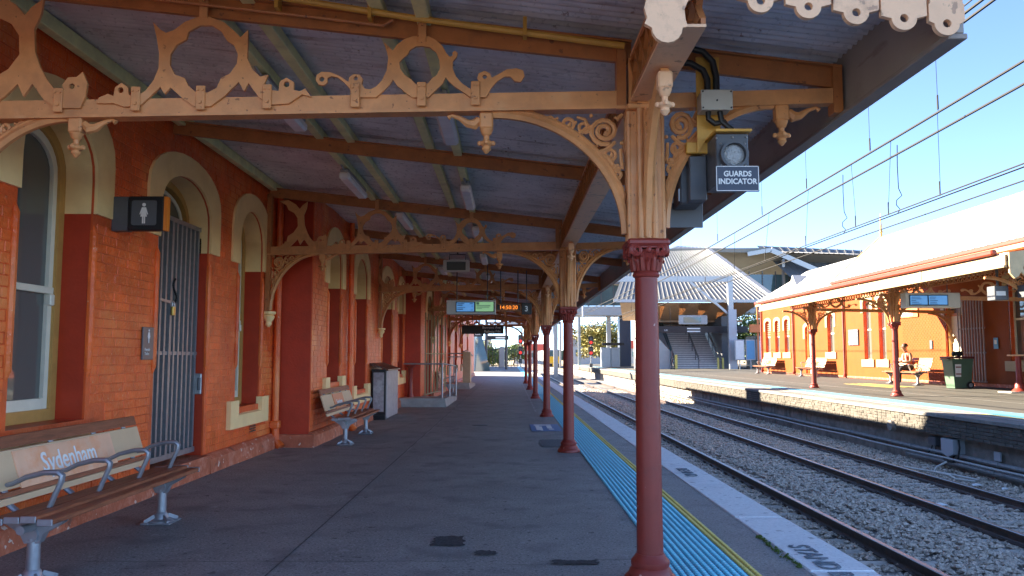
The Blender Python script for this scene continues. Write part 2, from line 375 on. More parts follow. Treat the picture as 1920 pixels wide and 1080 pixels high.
spots(M_brick, 30, 0.69, 0.71, (0.85,0.55,0.38), 0.6); spots(M_brick, 1.3, 0.52, 0.70, (0.90,0.30,0.085), 0.75)
spots(M_wall, 1.6, 0.58, 0.75, (0.80,0.25,0.08), 0.5)
spots(M_plinth, 11, 0.66, 0.68, (0.75,0.62,0.52), 0.85); spots(M_plinth, 7, 0.64, 0.70, (0.12,0.06,0.045), 0.7)
spots(M_sheet, 3, 0.58, 0.72, (0.30,0.22,0.19), 0.6, (0.5,6,1)); spots(M_sheet, 14, 0.70, 0.72, (0.20,0.10,0.06), 0.7)
spots(M_pink, 14, 0.64, 0.67, (0.34,0.20,0.13), 0.7)
spots(M_cop, 8, 0.64, 0.67, (0.25,0.26,0.27), 0.6); spots(M_cop, 40, 0.66, 0.69, (0.20,0.21,0.22), 0.6)
spots(M_fascia, 4, 0.6, 0.7, (0.20,0.16,0.13), 0.6, (1,0.6,3))
spots(M_rail, 9, 0.55, 0.7, (0.16,0.075,0.04), 0.7)
spots(M_wroof, 2.5, 0.6, 0.72, (0.28,0.28,0.27), 0.5, (0.4,3,0.4))
# ================================================================== SETTING
CAMP = Vector((0,0,1.4))
def px(p):
    """rough 1920-wide image position, used only to choose which repeats are largest in view"""
    x, y, z = p
    if y < 0.5: return None
    return 955 + 1500*x/y, 669 - 1500*(z-1.4)/y
def inview(p):
    q = px(p)
    return q is not None and -10 < q[0] < 1930 and -10 < q[1] < 1090

mb = MB(); mb.add([(-900,-200,-1.3),(900,-200,-1.3),(900,2600,-1.3),(-900,2600,-1.3)], [(0,1,2,3)])
struct('ground', mb, M_earth)

# near platform: slab, asphalt, coping stones, face wall
plat = MB(); plat.box(-14, 2.30, -60, 118, -1.35, -0.02)
plat = struct('platform', plat, M_conc)
a = MB()
ys = [-60, -40, -25] + [-14 + 2.0*i for i in range(67)]
xs = [-14, -8, -3.62, -2.4, -1.2, 0, 1.0, 1.955]
vs = [(x, y, 0.004*math.sin(x*2.1+y*0.7)*(0 if x > 1.5 or x < -3 else 1)) for y in ys for x in xs]
n = len(xs); a.add(vs, [(i*n+j, i*n+j+1, (i+1)*n+j+1, (i+1)*n+j) for i in range(len(ys)-1) for j in range(n-1)])
struct('platform_surface', a, M_asph, plat, smooth=True)
cw = MB(); 
for i in range(100):
    y0 = -58 + i*1.76
    dz = random.uniform(-0.003, 0.003); dx = random.uniform(-0.006, 0.006)
    c = MB(); c.bbox(1.965, 2.395+dx, y0+0.004, y0+1.752, -0.16, 0.006+dz, 0.012)
    struct('coping_stone', c, M_cop, plat)
# worn stencil on the coping
def stencil(word, x, y, size):
    text_mesh(word, size, frame_mat((x, y, 0.0125), (0,-1,0), (1,0,0)), M_stencil, 'stencil_lettering', plat, extrude=0.0015, bold=0.004)
stencil('STAND B', 2.06, 6.06, 0.21); stencil('BEHIND', 2.08, 10.15, 0.19)
# joints, patches, worn line markings: thin raised sheets
def sheet(name, pts, m, parent, z=0.006):
    b = MB(); b.add([(x, y, z) for x, y in pts], [tuple(range(len(pts)))]); return struct(name, b, m, parent, fix=False)
def rag(x0,x1,y0,y1,j=0.02,n=9):
    P = []
    for i in range(n): P.append((x0+(x1-x0)*i/n, y0+random.uniform(-j,j)))
    for i in range(n): P.append((x1+random.uniform(-j,j), y0+(y1-y0)*i/n))
    for i in range(n): P.append((x1-(x1-x0)*i/n, y1+random.uniform(-j,j)))
    for i in range(n): P.append((x0+random.uniform(-j,j), y1-(y1-y0)*i/n))
    return P
for (x0,x1,y0,y1) in ((-0.585,-0.345,6.07,6.38),(-0.245,-0.095,5.80,5.92),(0.285,0.60,5.53,5.65)):
    sheet('asphalt_patch', rag(x0,x1,y0,y1), M_patch, plat, 0.0075)
seam = MB()
for i in range(46):
    y0 = 4.6 + i*0.92
    x = -1.56 + 0.004*(y0-5)
    seam.add([(x-0.006,y0,0.0062),(x+0.006,y0,0.0062),(x+0.0095,y0+0.92,0.0062),(x-0.0025,y0+0.92,0.0062)], [(0,1,2,3)])
struct('asphalt_joint', seam, M_joint, plat, fix=False)
for i in range(24):
    y0 = 12 + i*1.25
    sheet('worn_line', [(-1.552+0.004*(y0-5), y0), (-1.537+0.004*(y0-5), y0), (-1.535+0.004*(y0-5), y0+random.uniform(.3,.95)), (-1.55+0.004*(y0-5), y0+.6)], M_chalk, plat, 0.0085)
for i in range(16):
    y0 = 20.5 + i*1.3
    sheet('worn_line', [(0.655, y0), (0.69, y0), (0.69, y0+0.7), (0.655, y0+0.7)], M_chalk, plat, 0.0085)
c1 = MB()
for (y, x0, x1) in ((5.62,-2.9,-0.3),(5.52,-0.02,0.25),(5.66,0.6,1.0)):
    for k in range(14):
        xa = x0+(x1-x0)*k/14; xb = x0+(x1-x0)*(k+1)/14
        w = 0.004; c1.add([(xa,y-w+0.008*math.sin(k*2.3),0.0061),(xb,y-w+0.008*math.sin(k*2.3+2.3),0.0061),(xb,y+w+0.008*math.sin(k*2.3+2.3),0.0061),(xa,y+w+0.008*math.sin(k*2.3),0.0061)], [(0,1,2,3)])
struct('asphalt_crack', c1, M_joint, plat, fix=False)
mh = MB(); mh.lathe([(0.16,0.004),(0.16,0.010),(0.14,0.012)], (-0.60,16.6,0), 20); struct('manhole_lid', mh, M_dgrey, plat)
sg = MB(); sg.add([(0.42,15.2,0.008),(1.0,15.2,0.008),(1.0,16.75,0.008),(0.42,16.75,0.008)], [(0,1,2,3)])
fs_ = setp(obj('floor_sign', sg, M_floorsign, None, fix=False), 'blue rectangular floor marking with worn white symbol near second column', 'floor marking')
w = MB()
for (x0,x1,y0,y1) in ((0.50,0.84,16.40,16.62),(0.52,0.60,15.4,16.36),(0.60,0.645,15.3,16.2),(0.74,0.84,15.75,16.36),(0.76,0.86,15.5,15.68)):
    w.add([(x0,y0,0.0115),(x1,y0,0.0115),(x1,y1,0.0115),(x0,y1,0.0115)], [(0,1,2,3)])
obj('worn_symbol', w, M_white, fs_, fix=False)
sheet('worn_floor_patch', rag(0.52,0.98,12.6,13.7,0.03), mat('worn_grey_patch', (0.10,0.115,0.125), 0.8, 0.3, 30), plat, 0.0075)
ms = MB()
for k in range(110):
    y = random.uniform(5.45,6.4); x = 1.955+random.gauss(-0.012,0.014)*(1.4-abs(y-5.95))
    s = random.uniform(.006,.016); ms.add([(x-s,y,0.004),(x,y-s,0.004),(x+s,y,0.004),(x,y+s,0.004),(x,y,0.004+s*.9)], [(0,1,4),(1,2,4),(2,3,4),(3,0,4)])
mo = struct('moss', ms, M_moss, None); mo['kind'] = 'stuff'

# tactile strip: base sheets and raised bars
tac = MB(); tac.add([(1.045,-60,0.005),(1.535,-60,0.005),(1.535,116,0.005),(1.045,116,0.005)], [(0,1,2,3)])
tac = struct('tactile_strip', tac, M_bluebase, fix=False)
ty = MB(); ty.add([(1.535,-60,0.0055),(1.615,-60,0.0055),(1.615,116,0.0055),(1.535,116,0.0055)], [(0,1,2,3)])
struct('yellow_band', ty, mat('yellow_band_base', (0.30,0.22,0.07), 0.7, 0.2, 10), tac, fix=False)
def stud_vf(cx, cy, L, wd, h, z=0.005):
    hl, hw = L/2, wd/2
    return ([(cx-hw,cy-hl*.6,z),(cx,cy-hl,z),(cx+hw,cy-hl*.6,z),(cx+hw,cy+hl*.6,z),(cx,cy+hl,z),(cx-hw,cy+hl*.6,z),
             (cx-hw*.55,cy-hl*.5,z+h),(cx+hw*.55,cy-hl*.5,z+h),(cx+hw*.55,cy+hl*.5,z+h),(cx-hw*.55,cy+hl*.5,z+h)],
            [(6,7,8,9),(0,1,6),(1,2,7,6),(2,3,8,7),(3,4,8),(4,5,9,8),(5,0,6,9)])
rows = [1.068 + 0.0485*i for i in range(10)]; yrows = [1.553, 1.596]
b1 = MB(); b1.add(*stud_vf(0,0,0.052,0.037,0.013)); stud_me = mkmesh('stud', b1, M_blue)
b1 = MB(); b1.add(*stud_vf(0,0,0.052,0.034,0.013)); ystud_me = mkmesh('stud', b1, M_yellow)
cand = []
for k, x in enumerate(rows + yrows):
    nn = int((70-4.6)/0.05)
    for i in range(nn):
        cand.append((4.6 + i*0.05 + (0.025 if k % 2 else 0), x, k >= len(rows)))
vis = sorted([c for c in cand if inview((c[1], c[0], 0)) and not (abs(px((c[1],c[0],0))[0]-1215) < 27)])[:300]
vset = set(vis)
for (y, x, yel) in vis:
    o = obj('stud', None, None, tac, me=ystud_me if yel else stud_me); o.location = (x, y, random.uniform(-.001,.001))
for nm, yel, m in (('blue_studs', False, M_blue), ('yellow_studs', True, M_yellow)):
    b1 = MB()
    for c in cand:
        if c[2] == yel and c not in vset:
            if c[0] < 30: b1.add(*stud_vf(c[1], c[0], 0.052, 0.037, 0.013))
    for x in (yrows if yel else rows):
        b1.box(x-0.017, x+0.017, 30, 116, 0.004, 0.016)
    setp(obj(nm, b1, m, tac, fix=False), kind='stuff')

# track bed
bed = MB()
ny, nx = 120, 30
vs = []
for j in range(ny+1):
    y = -60 + 62*min(1,j/8) + (max(0,j-8)/(ny-8))**2*330
    for i in range(nx+1):
        x = 2.2 + 7.8*i/nx
        vs.append((x, y, -1.075 + (0.02*math.sin(x*5+y*3)*math.cos(y*2.3-x) if y < 60 else 0)))
bed.add(vs, [(j*(nx+1)+i, j*(nx+1)+i+1, (j+1)*(nx+1)+i+1, (j+1)*(nx+1)+i) for j in range(ny) for i in range(nx)])
bed = struct('track_bed', bed, M_bed, smooth=True, fix=False)
def stones(y0, y1, count, smin, smax, name):
    b = MB(); V = b.v; F = b.f
    for _ in range(count):
        # denser near the camera end
        t = random.random(); y = y0 + (y1-y0)*t; x = random.uniform(2.5, 9.65)
        ph = (y/0.6) % 1.0
        in_sl = ph < 0.42 and ((2.55 < x < 5.1) or (6.1 < x < 8.7))
        if in_sl and random.random() < 0.82: continue
        s = random.uniform(smin, smax); z = -1.045 + random.uniform(-.03,.022) + (0.03 if 5.1 < x < 6.0 else 0)
        if abs(x-3.07) < .11 or abs(x-4.58) < .11 or abs(x-6.63) < .11 or abs(x-8.15) < .11: z = min(z, -1.05)
        k = len(V); an = random.uniform(0, 6.28); ca, sa = math.cos(an), math.sin(an)
        fx, fy, fz = s*random.uniform(.7,1.3), s*random.uniform(.6,1.1), s*random.uniform(.45,.8)
        tilt = random.uniform(-.5,.5)
        for (u, v, w) in ((1,.2,.1),(-1,-.15,-.1),(.1,1,.2),(-.2,-1,0),(.45,.3,1),(-.3,-.4,.8),(0,0,-1)):
            u2, v2, w2 = u*fx, v*fy, w*fz + tilt*u*fz
            V.append((x+u2*ca-v2*sa, y+u2*sa+v2*ca, z+w2))
        F += [(k,k+2,k+4),(k+2,k+5,k+4),(k+2,k+1,k+5),(k+1,k+3,k+5),(k+3,k+4,k+5),(k+3,k,k+4),(k,k+6,k+2),(k+2,k+6,k+1),(k+1,k+6,k+3),(k+3,k+6,k)]
    b.m = [0]*len(F)
    o = obj(name, b, M_ball, None, fix=False); o['kind'] = 'stuff'
    return o
stones(6.5, 14, 17000, .026, .058, 'ballast')
stones(14, 26, 21000, .028, .06, 'ballast')
stones(26, 60, 22000, .035, .075, 'ballast')

# rails, sleepers and clips
RAILP = [(-.07,0),(.07,0),(.07,.012),(.02,.028),(.012,.04),(.012,.11),(.036,.122),(.036,.148),(.028,.156),(-.028,.156),(-.036,.148),(-.036,.122),(-.012,.11),(-.012,.04),(-.02,.028),(-.07,.012)]
def rail_mesh(x, parent, y0=-4, y1=330):
    b = MB(); n = len(RAILP); vs = [(x+u, y, -1.036+v) for y in (y0, y1) for u, v in RAILP]
    for i in range(n):
        b.cur = 1 if i in (7,8,9,) else 0
        b.add([], []); b.f.append((i, (i+1)%n, n+(i+1)%n, n+i)); b.m.append(b.cur)
    b.v = vs; b.f += [tuple(range(n-1,-1,-1)), tuple(n+i for i in range(n))]; b.m += [0,0]
    return struct('rail', b, [M_rail, M_railtop], parent)
sl = MB(); sl.bbox(-1.25, 1.25, -0.12, 0.12, -1.20, -1.036, 0.02); sleeper_me = mkmesh('sleeper', sl, M_sleeper)
cl = MB()
for sx in (-1, 1):
    cl.tube([(sx*.05,-.05,-1.03),(sx*.10,-.055,-1.01),(sx*.125,-.02,-.998),(sx*.115,.03,-.995),(sx*.085,.045,-1.0),(sx*.06,.02,-1.012),(sx*.09,-.005,-1.01)], .0105, 6)
    cl.box(sx*.075-.02, sx*.075+.02, -.03, .03, -1.04, -1.012)
clip_me = mkmesh('rail_clip', cl, M_rail, smooth=True)
for tcx, rails in ((3.825, (3.07, 4.58)), (7.39, (6.63, 8.15))):
    tr = setp(bpy.data.objects.new('railway_track', None), kind='structure'); COL.objects.link(tr); tr.location = (tcx, 0, -1.03)
    for x in rails: rail_mesh(x, tr)
    for i in range(160):
        y = 3.09 + i*0.6
        o = struct('sleeper', None, None, tr) if False else obj('sleeper', None, None, tr, me=sleeper_me)
        o.location = (tcx + random.uniform(-.03,.03), y + random.uniform(-.015,.015), random.uniform(-.008,.004)); o.rotation_euler = (0,0,random.uniform(-.012,.012))
        if 6 < y < 45:
            for x in rails:
                if x < 3.2: continue
                c = obj('rail_clip', None, None, tr, me=clip_me); c.location = (x, y, 0)

# opposite platform
def zf(x): return 0.15 + 0.02*(x-9.4)
op = MB(); op.add([(9.66,-60,-1.35),(9.66,130,-1.35),(9.66,130,zf(9.66)-.03),(9.66,-60,zf(9.66)-.03),(34,-60,-1.35),(34,130,-1.35),(34,130,zf(17.6)-.03),(34,-60,zf(17.6)-.03)],
                  [(0,1,2,3),(4,7,6,5),(3,2,6,7),(0,3,7,4),(1,5,6,2)])
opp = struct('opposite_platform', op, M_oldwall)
s2 = MB(); s2.add([(9.83,-60,zf(9.83)),(9.83,130,zf(9.83)),(17.6,130,zf(17.6)),(17.6,-60,zf(17.6)),(34,-60,zf(17.6)),(34,130,zf(17.6))], [(0,3,2,1),(3,4,5,2)])
struct('opposite_surface', s2, M_aphB, opp)
for i in range(50):
    y0 = 6 + i*2.2; c = MB(); c.bbox(9.36+random.uniform(-.008,.008), 9.832, y0+.005, y0+2.195, 0.075, 0.158+random.uniform(-.004,.004), 0.012)
    struct('coping_stone', c, M_copB, opp)
for nm, x0, x1, m, dz in (('dark_strip',9.84,10.16,M_asph,.004),('yellow_line',10.16,10.26,M_yellow,.008),('blue_strip',10.26,10.86,mat('far_blue_tactile',(0.09,0.22,0.30),.6,.12,8),.008)):
    b = MB(); b.add([(x0,-60,zf(x0)+dz),(x1,-60,zf(x1)+dz),(x1,128,zf(x1)+dz),(x0,128,zf(x0)+dz)], [(0,1,2,3)]); struct(nm, b, m, opp, fix=False)
bs = MB()
for i in range(12):
    x = 10.285 + i*0.05; bs.box(x-.016, x+.016, 10, 60, zf(x)+.006, zf(x)+.02)
setp(obj('blue_studs', bs, mat('far_blue_stud',(0.06,0.22,0.34),.55,.12,8), opp, fix=False), kind='stuff')
# brick band: front face x = 9.40, courses between z -0.30 and 0.075
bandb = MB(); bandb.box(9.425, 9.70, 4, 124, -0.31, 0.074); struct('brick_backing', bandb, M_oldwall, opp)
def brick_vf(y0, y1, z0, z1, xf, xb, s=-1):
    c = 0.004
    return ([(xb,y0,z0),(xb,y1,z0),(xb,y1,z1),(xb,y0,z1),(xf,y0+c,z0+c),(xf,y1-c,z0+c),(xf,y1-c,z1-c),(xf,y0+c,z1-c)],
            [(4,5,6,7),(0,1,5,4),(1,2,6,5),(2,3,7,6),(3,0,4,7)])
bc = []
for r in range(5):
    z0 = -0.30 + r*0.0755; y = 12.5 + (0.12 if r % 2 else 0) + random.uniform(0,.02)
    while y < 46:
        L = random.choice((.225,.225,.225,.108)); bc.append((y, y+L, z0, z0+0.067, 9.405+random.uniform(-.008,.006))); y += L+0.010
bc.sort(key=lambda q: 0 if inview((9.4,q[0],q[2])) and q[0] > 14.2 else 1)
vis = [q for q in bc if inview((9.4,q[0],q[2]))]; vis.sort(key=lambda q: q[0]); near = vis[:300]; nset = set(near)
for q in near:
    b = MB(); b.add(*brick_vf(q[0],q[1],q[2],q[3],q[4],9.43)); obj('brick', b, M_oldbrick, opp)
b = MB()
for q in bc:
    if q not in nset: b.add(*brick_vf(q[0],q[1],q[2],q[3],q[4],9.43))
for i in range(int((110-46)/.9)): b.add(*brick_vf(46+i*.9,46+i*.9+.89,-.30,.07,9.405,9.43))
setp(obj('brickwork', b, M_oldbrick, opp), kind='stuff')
# concrete piers / rails low on the wall face far along
for i in range(14):
    y = 26.2 + i*1.55
    b = MB(); b.box(9.63, 9.659, y, y+.22, -1.1, -.36); obj('wall_pier', b, M_oldwall, opp)
dr = MB(); dr.lathe([(.13,-.1),(.13,.02),(.10,.02),(.10,-.09)], (9.42,19.8,-0.27), 16, axis=0); obj('drain_pipe_end', dr, M_oldwall, opp, smooth=True)
# pipes and cabinets along the wall
def pipe_line(name, x, z, r, m, y0, y1, lab):
    b = MB(); P = []
    y = y0
    while y <= y1: P.append((x+random.uniform(-.012,.012), y, z+random.uniform(-.012,.012))); y += 1.7
    b.tube(P, r, 8)
    for p in P[::2]: b.tube([(p[0],p[1]-.02,p[2]),(p[0],p[1]+.02,p[2])], r*1.3, 8)
    return top(name, b, m, lab, 'pipe', smooth=True)
M_pipe = mat('grey_pipe', (0.23,0.23,0.23), .6, .2, 6, .15, 30)
pipe_line('service_pipe', 9.55, -0.70, .045, M_pipe, 9, 70, 'upper grey pipe running along the foot of the opposite platform wall')
pipe_line('service_pipe', 9.48, -0.86, .055, M_pipe, 9, 19.2, 'short lower thick grey pipe in front of the opposite platform wall')
pipe_line('service_cable', 9.40, -0.77, .022, mat('pale_cable',(0.42,0.42,0.40),.5,.1,6), 9, 62, 'thin pale cable strung between the pipes of the opposite platform wall')
t = thing('trackside_cabinet', 'blue grey metal cabinet hung on the opposite platform wall with looped black cables', 'cabinet', (9.5,17.4,-0.62))
b = MB(); b.add([(9.40,17.15,-.36),(9.40,17.62,-.36),(9.40,17.62,-.66),(9.40,17.38,-.74),(9.40,17.15,-.66),(9.66,17.15,-.33),(9.66,17.62,-.33),(9.66,17.62,-.66),(9.66,17.38,-.74),(9.66,17.15,-.66)],
               [(0,1,2,3,4),(5,9,8,7,6),(0,5,6,1),(1,6,7,2),(2,7,8,3),(3,8,9,4),(4,9,5,0)]); obj('cabinet_body', b, M_cab, t)
b = MB(); b.tube([(9.5,17.1,-.36),(9.45,16.98,-.5),(9.42,17.0,-.72),(9.42,17.2,-.82),(9.42,17.5,-.83),(9.42,17.66,-.74)], .02, 8); obj('cable_loop', b, M_conduit, t, smooth=True)
b = MB(); b.tube([(9.5,17.3,-.7),(9.46,17.28,-.8),(9.44,17.4,-.86)], .016, 6); obj('cable_loop', b, M_conduit, t, smooth=True)
t = thing('small_cable_box', 'small dark box with two cable tails beside the blue grey cabinet on the wall', 'box', (9.55,18.2,-0.6))
b = MB(); b.bbox(9.5,9.66,18.05,18.35,-.58,-.38,.01); obj('box_body', b, M_dgrey, t)
b = MB(); b.tube([(9.55,18.12,-.57),(9.53,18.1,-.74),(9.5,17.95,-.86)], .014, 6); obj('cable_tail', b, M_conduit, t)
b = MB(); b.tube([(9.55,18.25,-.57),(9.52,18.28,-.7),(9.5,18.4,-.78)], .014, 6); obj('cable_tail', b, M_conduit, t)
t = thing('wall_plate', 'small square pale plate on a bracket low on the opposite platform wall', 'plate', (9.6,15.95,-0.6))
b = MB(); b.bbox(9.56,9.60,15.78,15.98,-.64,-.46,.006); obj('plate_face', b, M_cab, t)
b = MB(); b.box(9.60,9.66,15.98,16.05,-.78,-.50); obj('bracket', b, M_galv, t)
b = MB(); b.tube([(9.2,17.05,-.80),(9.0,17.1,-.92),(8.85,16.9,-.985),(8.9,16.4,-.985),(8.75,15.9,-.985),(8.95,15.6,-.985),(9.12,15.75,-.985),(9.05,16.2,-.985),(8.95,16.7,-.985),(8.7,17.3,-.985),(8.62,17.7,-.985)], .021, 8)
top('loose_cable', b, M_cable, 'loose pale cable looped on the ballast below the blue grey cabinet', 'cable', smooth=True)
for k,(x,y,s) in enumerate(((8.75,15.2,.10),(9.0,14.75,.07),(7.0,13.2,.12),(9.2,14.2,.08))):
    b = MB(); b.add([(x-s,y-s*.4,-1.0),(x+s*.8,y-s*.5,-.985),(x+s,y+s*.4,-.995),(x-s*.6,y+s*.5,-.975),(x,y,-.955)], [(0,1,4),(1,2,4),(2,3,4),(3,0,4),(0,3,2,1)])
    top('litter', b, M_white, ('crumpled white paper scrap on ballast just beyond the looped cable', 'smaller white scrap on ballast under the square wall plate', 'flattened pale scrap lying between the rails of the far track', 'white scrap at the foot of the opposite wall near frame edge')[k], 'litter')
# ================================================================== NEAR STATION BUILDING
XA, XB, XC = -3.68, -3.12, -2.65            # three facade planes
Y_AB, Y_BC, Y_END = 12.65, 24.0, 60.0
def arch_pts(y0, y1, zs, zt, n=14):
    """arched head from (y1,zs) over the apex zt to (y0,zs)"""
    c = (y0+y1)/2; h = (y1-y0)/2
    return [(c + h*math.cos(math.pi*i/n), zs + (zt-zs)*math.sin(math.pi*i/n)**0.85) for i in range(n+1)]
def opening(y0, y1, z0, zs, zt): return [(y0,z0),(y1,z0)] + arch_pts(y0,y1,zs,zt)
def trim_poly(y0, y1, tw, zb, zs, zt, th):
    inner = arch_pts(y0, y1, zs, zt); o0, o1 = y0-tw, y1+tw
    outer = arch_pts(o0, o1, zs+0.18, zt+th)
    return [(y1,zb),(o1,zb)] + outer + [(o0,zb),(y0,zb)] + inner[::-1]
def inpoly(p, P):
    x, y = p; c = False; j = len(P)-1
    for i in range(len(P)):
        (xi,yi),(xj,yj) = P[i],P[j]
        if (yi > y) != (yj > y) and x < (xj-xi)*(y-yi)/(yj-yi)+xi: c = not c
        j = i
    return c
B = thing('station_building', 'orange red painted brick station building with cream arches along the near platform', 'building', (-3.68,12,0))
# openings: (plane, y0, y1, z0, springing, apex, kind)
OPEN = [(XA,5.92,7.01,0.86,2.95,3.42,'win'),(XA,8.33,9.74,0.22,2.98,3.43,'door'),(XA,10.82,11.86,0.72,2.95,3.46,'win'),
        (XB,13.76,14.80,0.95,2.95,3.46,'win'),(XB,16.2,17.5,0.72,2.95,3.46,'win'),(XB,19.6,21.3,0.9,2.95,3.46,'win'),(XB,22.45,23.55,0.9,2.95,3.46,'win'),
        (XC,25.6,27.4,0.05,2.9,3.4,'door'),(XC,30.5,31.8,0.9,2.95,3.46,'win'),(XC,34.5,35.8,0.9,2.95,3.46,'win'),(XC,39,40.4,0.9,2.95,3.46,'win'),(XC,44,45.4,0.9,2.95,3.46,'win'),(XC,50,51.4,0.9,2.95,3.46,'win')]
DEP = 0.30
for X, ya, yb in ((XA,2.3,Y_AB),(XB,Y_AB,Y_BC),(XC,Y_BC,Y_END)):
    ops = [o for o in OPEN if o[0] == X]
    b = MB(); b.plate([(ya,-.02),(yb,-.02),(yb,4.45),(ya,4.45)], [opening(*o[1:6]) for o in ops], 0.02, YZ(X-0.012)); obj('wall', b, M_wall, B)
    for o in ops:
        P = opening(*o[1:6]); n = len(P)
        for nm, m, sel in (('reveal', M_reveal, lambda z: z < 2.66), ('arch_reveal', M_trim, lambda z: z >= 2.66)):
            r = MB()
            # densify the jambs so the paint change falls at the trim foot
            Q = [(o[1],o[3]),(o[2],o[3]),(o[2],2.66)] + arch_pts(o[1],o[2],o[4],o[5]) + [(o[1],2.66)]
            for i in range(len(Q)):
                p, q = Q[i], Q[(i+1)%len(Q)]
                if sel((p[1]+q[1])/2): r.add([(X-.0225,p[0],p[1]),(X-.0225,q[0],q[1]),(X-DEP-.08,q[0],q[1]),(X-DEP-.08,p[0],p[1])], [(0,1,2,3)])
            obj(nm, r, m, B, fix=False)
        t = MB(); t.plate(trim_poly(o[1]-.003,o[2]+.003,0.297,2.66,o[4],o[5]+.003,0.247), [], 0.03, YZ(X+0.0135)); obj('arch_trim', t, M_trim, B)
        # bull-nosed brick arrises on both jambs
        for yj, s in ((o[1],-1),(o[2],1)):
            r = MB(); r.tube([(X-.012,yj+s*.022,1.22),(X-.003,yj+s*.025,1.30),(X-.003,yj+s*.025,2.48),(X-.012,yj+s*.022,2.56)], [.012,.036,.036,.012], 8); obj('bullnose_arris', r, M_brick, B, smooth=True)
# return faces of the stepped facade
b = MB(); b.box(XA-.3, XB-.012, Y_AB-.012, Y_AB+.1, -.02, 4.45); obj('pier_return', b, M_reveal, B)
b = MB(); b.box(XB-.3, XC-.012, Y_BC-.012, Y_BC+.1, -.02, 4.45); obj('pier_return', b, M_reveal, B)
# plinths (ragged lower course)
for X, ya, yb in ((XA,2.3,Y_AB-.012),(XB,Y_AB-.012,Y_BC-.012),(XC,Y_BC-.012,Y_END)):
    segs = [(ya,yb)]
    for o in OPEN:
        if o[0] == X and o[6] == 'door': segs = [s for q in segs for s in ((q[0],o[1]-.02),(o[2]+.02,q[1]))]
    for y0, y1 in segs:
        b = MB(); n = max(2,int((y1-y0)/.22)); vs = []; F = []
        for i in range(n+1):
            y = y0+(y1-y0)*i/n; j = random.uniform(-.012,.012); k = random.uniform(-.008,.008)
            vs += [(X-.02,y,-.02),(X+.095+j,y,-.02),(X+.085+k,y,.17),(X+.03,y,.225),(X-.02,y,.225)]
        for i in range(n):
            for q in range(4): F.append((i*5+q,(i+1)*5+q,(i+1)*5+q+1,i*5+q+1))
        F += [(0,1,2,3,4), tuple(n*5+q for q in (4,3,2,1,0))]
        b.add(vs, F); obj('plinth', b, M_plinth, B)
b = MB(); b.box(XA-.3, XB+.09, Y_AB-.10, Y_AB-.012, -.02, .2); obj('plinth', b, M_plinth, B)
# bricks -------------------------------------------------------------
def course_free(X, z, ya, yb, step=0.03):
    polys = []
    for o in OPEN:
        if o[0] == X:
            polys.append([(o[1]-.055,o[3]-.02),(o[2]+.055,o[3]-.02),(o[2]+.055,2.7),(o[1]-.055,2.7)])
            if z > 2.58:
                tw = .31; oo = arch_pts(o[1]-tw,o[2]+tw,o[4]+.18,o[5]+.26); polys.append([(o[1]-tw,2.6),(o[2]+tw,2.6)]+oo)
            if o[6] == 'win' and z < o[3]+.3: polys.append([(o[1]-.34,o[3]-.36),(o[2]+.34,o[3]-.36),(o[2]+.34,o[3]+.12),(o[1]-.34,o[3]+.12)])
    out = []; s = None; y = ya
    while y <= yb:
        ok = not any(inpoly((y, z), P) for P in polys)
        if ok and s is None: s = y
        if (not ok or y+step > yb) and s is not None:
            if y-s > .05: out.append((s, y-.02))
            s = None
        y += step
    return out
bricks = []
for X, ya, yb in ((XA,4.2,Y_AB-.03),(XB,Y_AB+.01,Y_BC-.03),(XC,Y_BC+.01,36)):
    r = 0; z = .235
    while z < 4.02:
        for (s, e) in course_free(X, z+.038, ya, yb):
            y = s - random.uniform(0,.1) if r % 2 else s - .12
            while y < e:
                y0, y1 = max(y, s), min(y+.23, e)
                if y1-y0 > .03: bricks.append((y0, y1, z, z+.077, X+.0028+random.uniform(-.0018,.0022), X-.004))
                y += .238
        z += .084; r += 1
bv = [q for q in bricks if q[5] < XA+.1 and inview((q[5], q[0], q[2])) and q[2] < 3.5]
bv.sort(key=lambda q: q[0]); near = bv[:300]; nset = set(near)
for q in near:
    b = MB(); b.add(*brick_vf(q[0],q[1],q[2],q[3],q[4],q[5])); obj('brick', b, M_brick, B)
b = MB()
for q in bricks:
    if q not in nset: b.add(*brick_vf(q[0],q[1],q[2],q[3],q[4],q[5]))
setp(obj('brickwork', b, M_brick, B), kind='stuff')
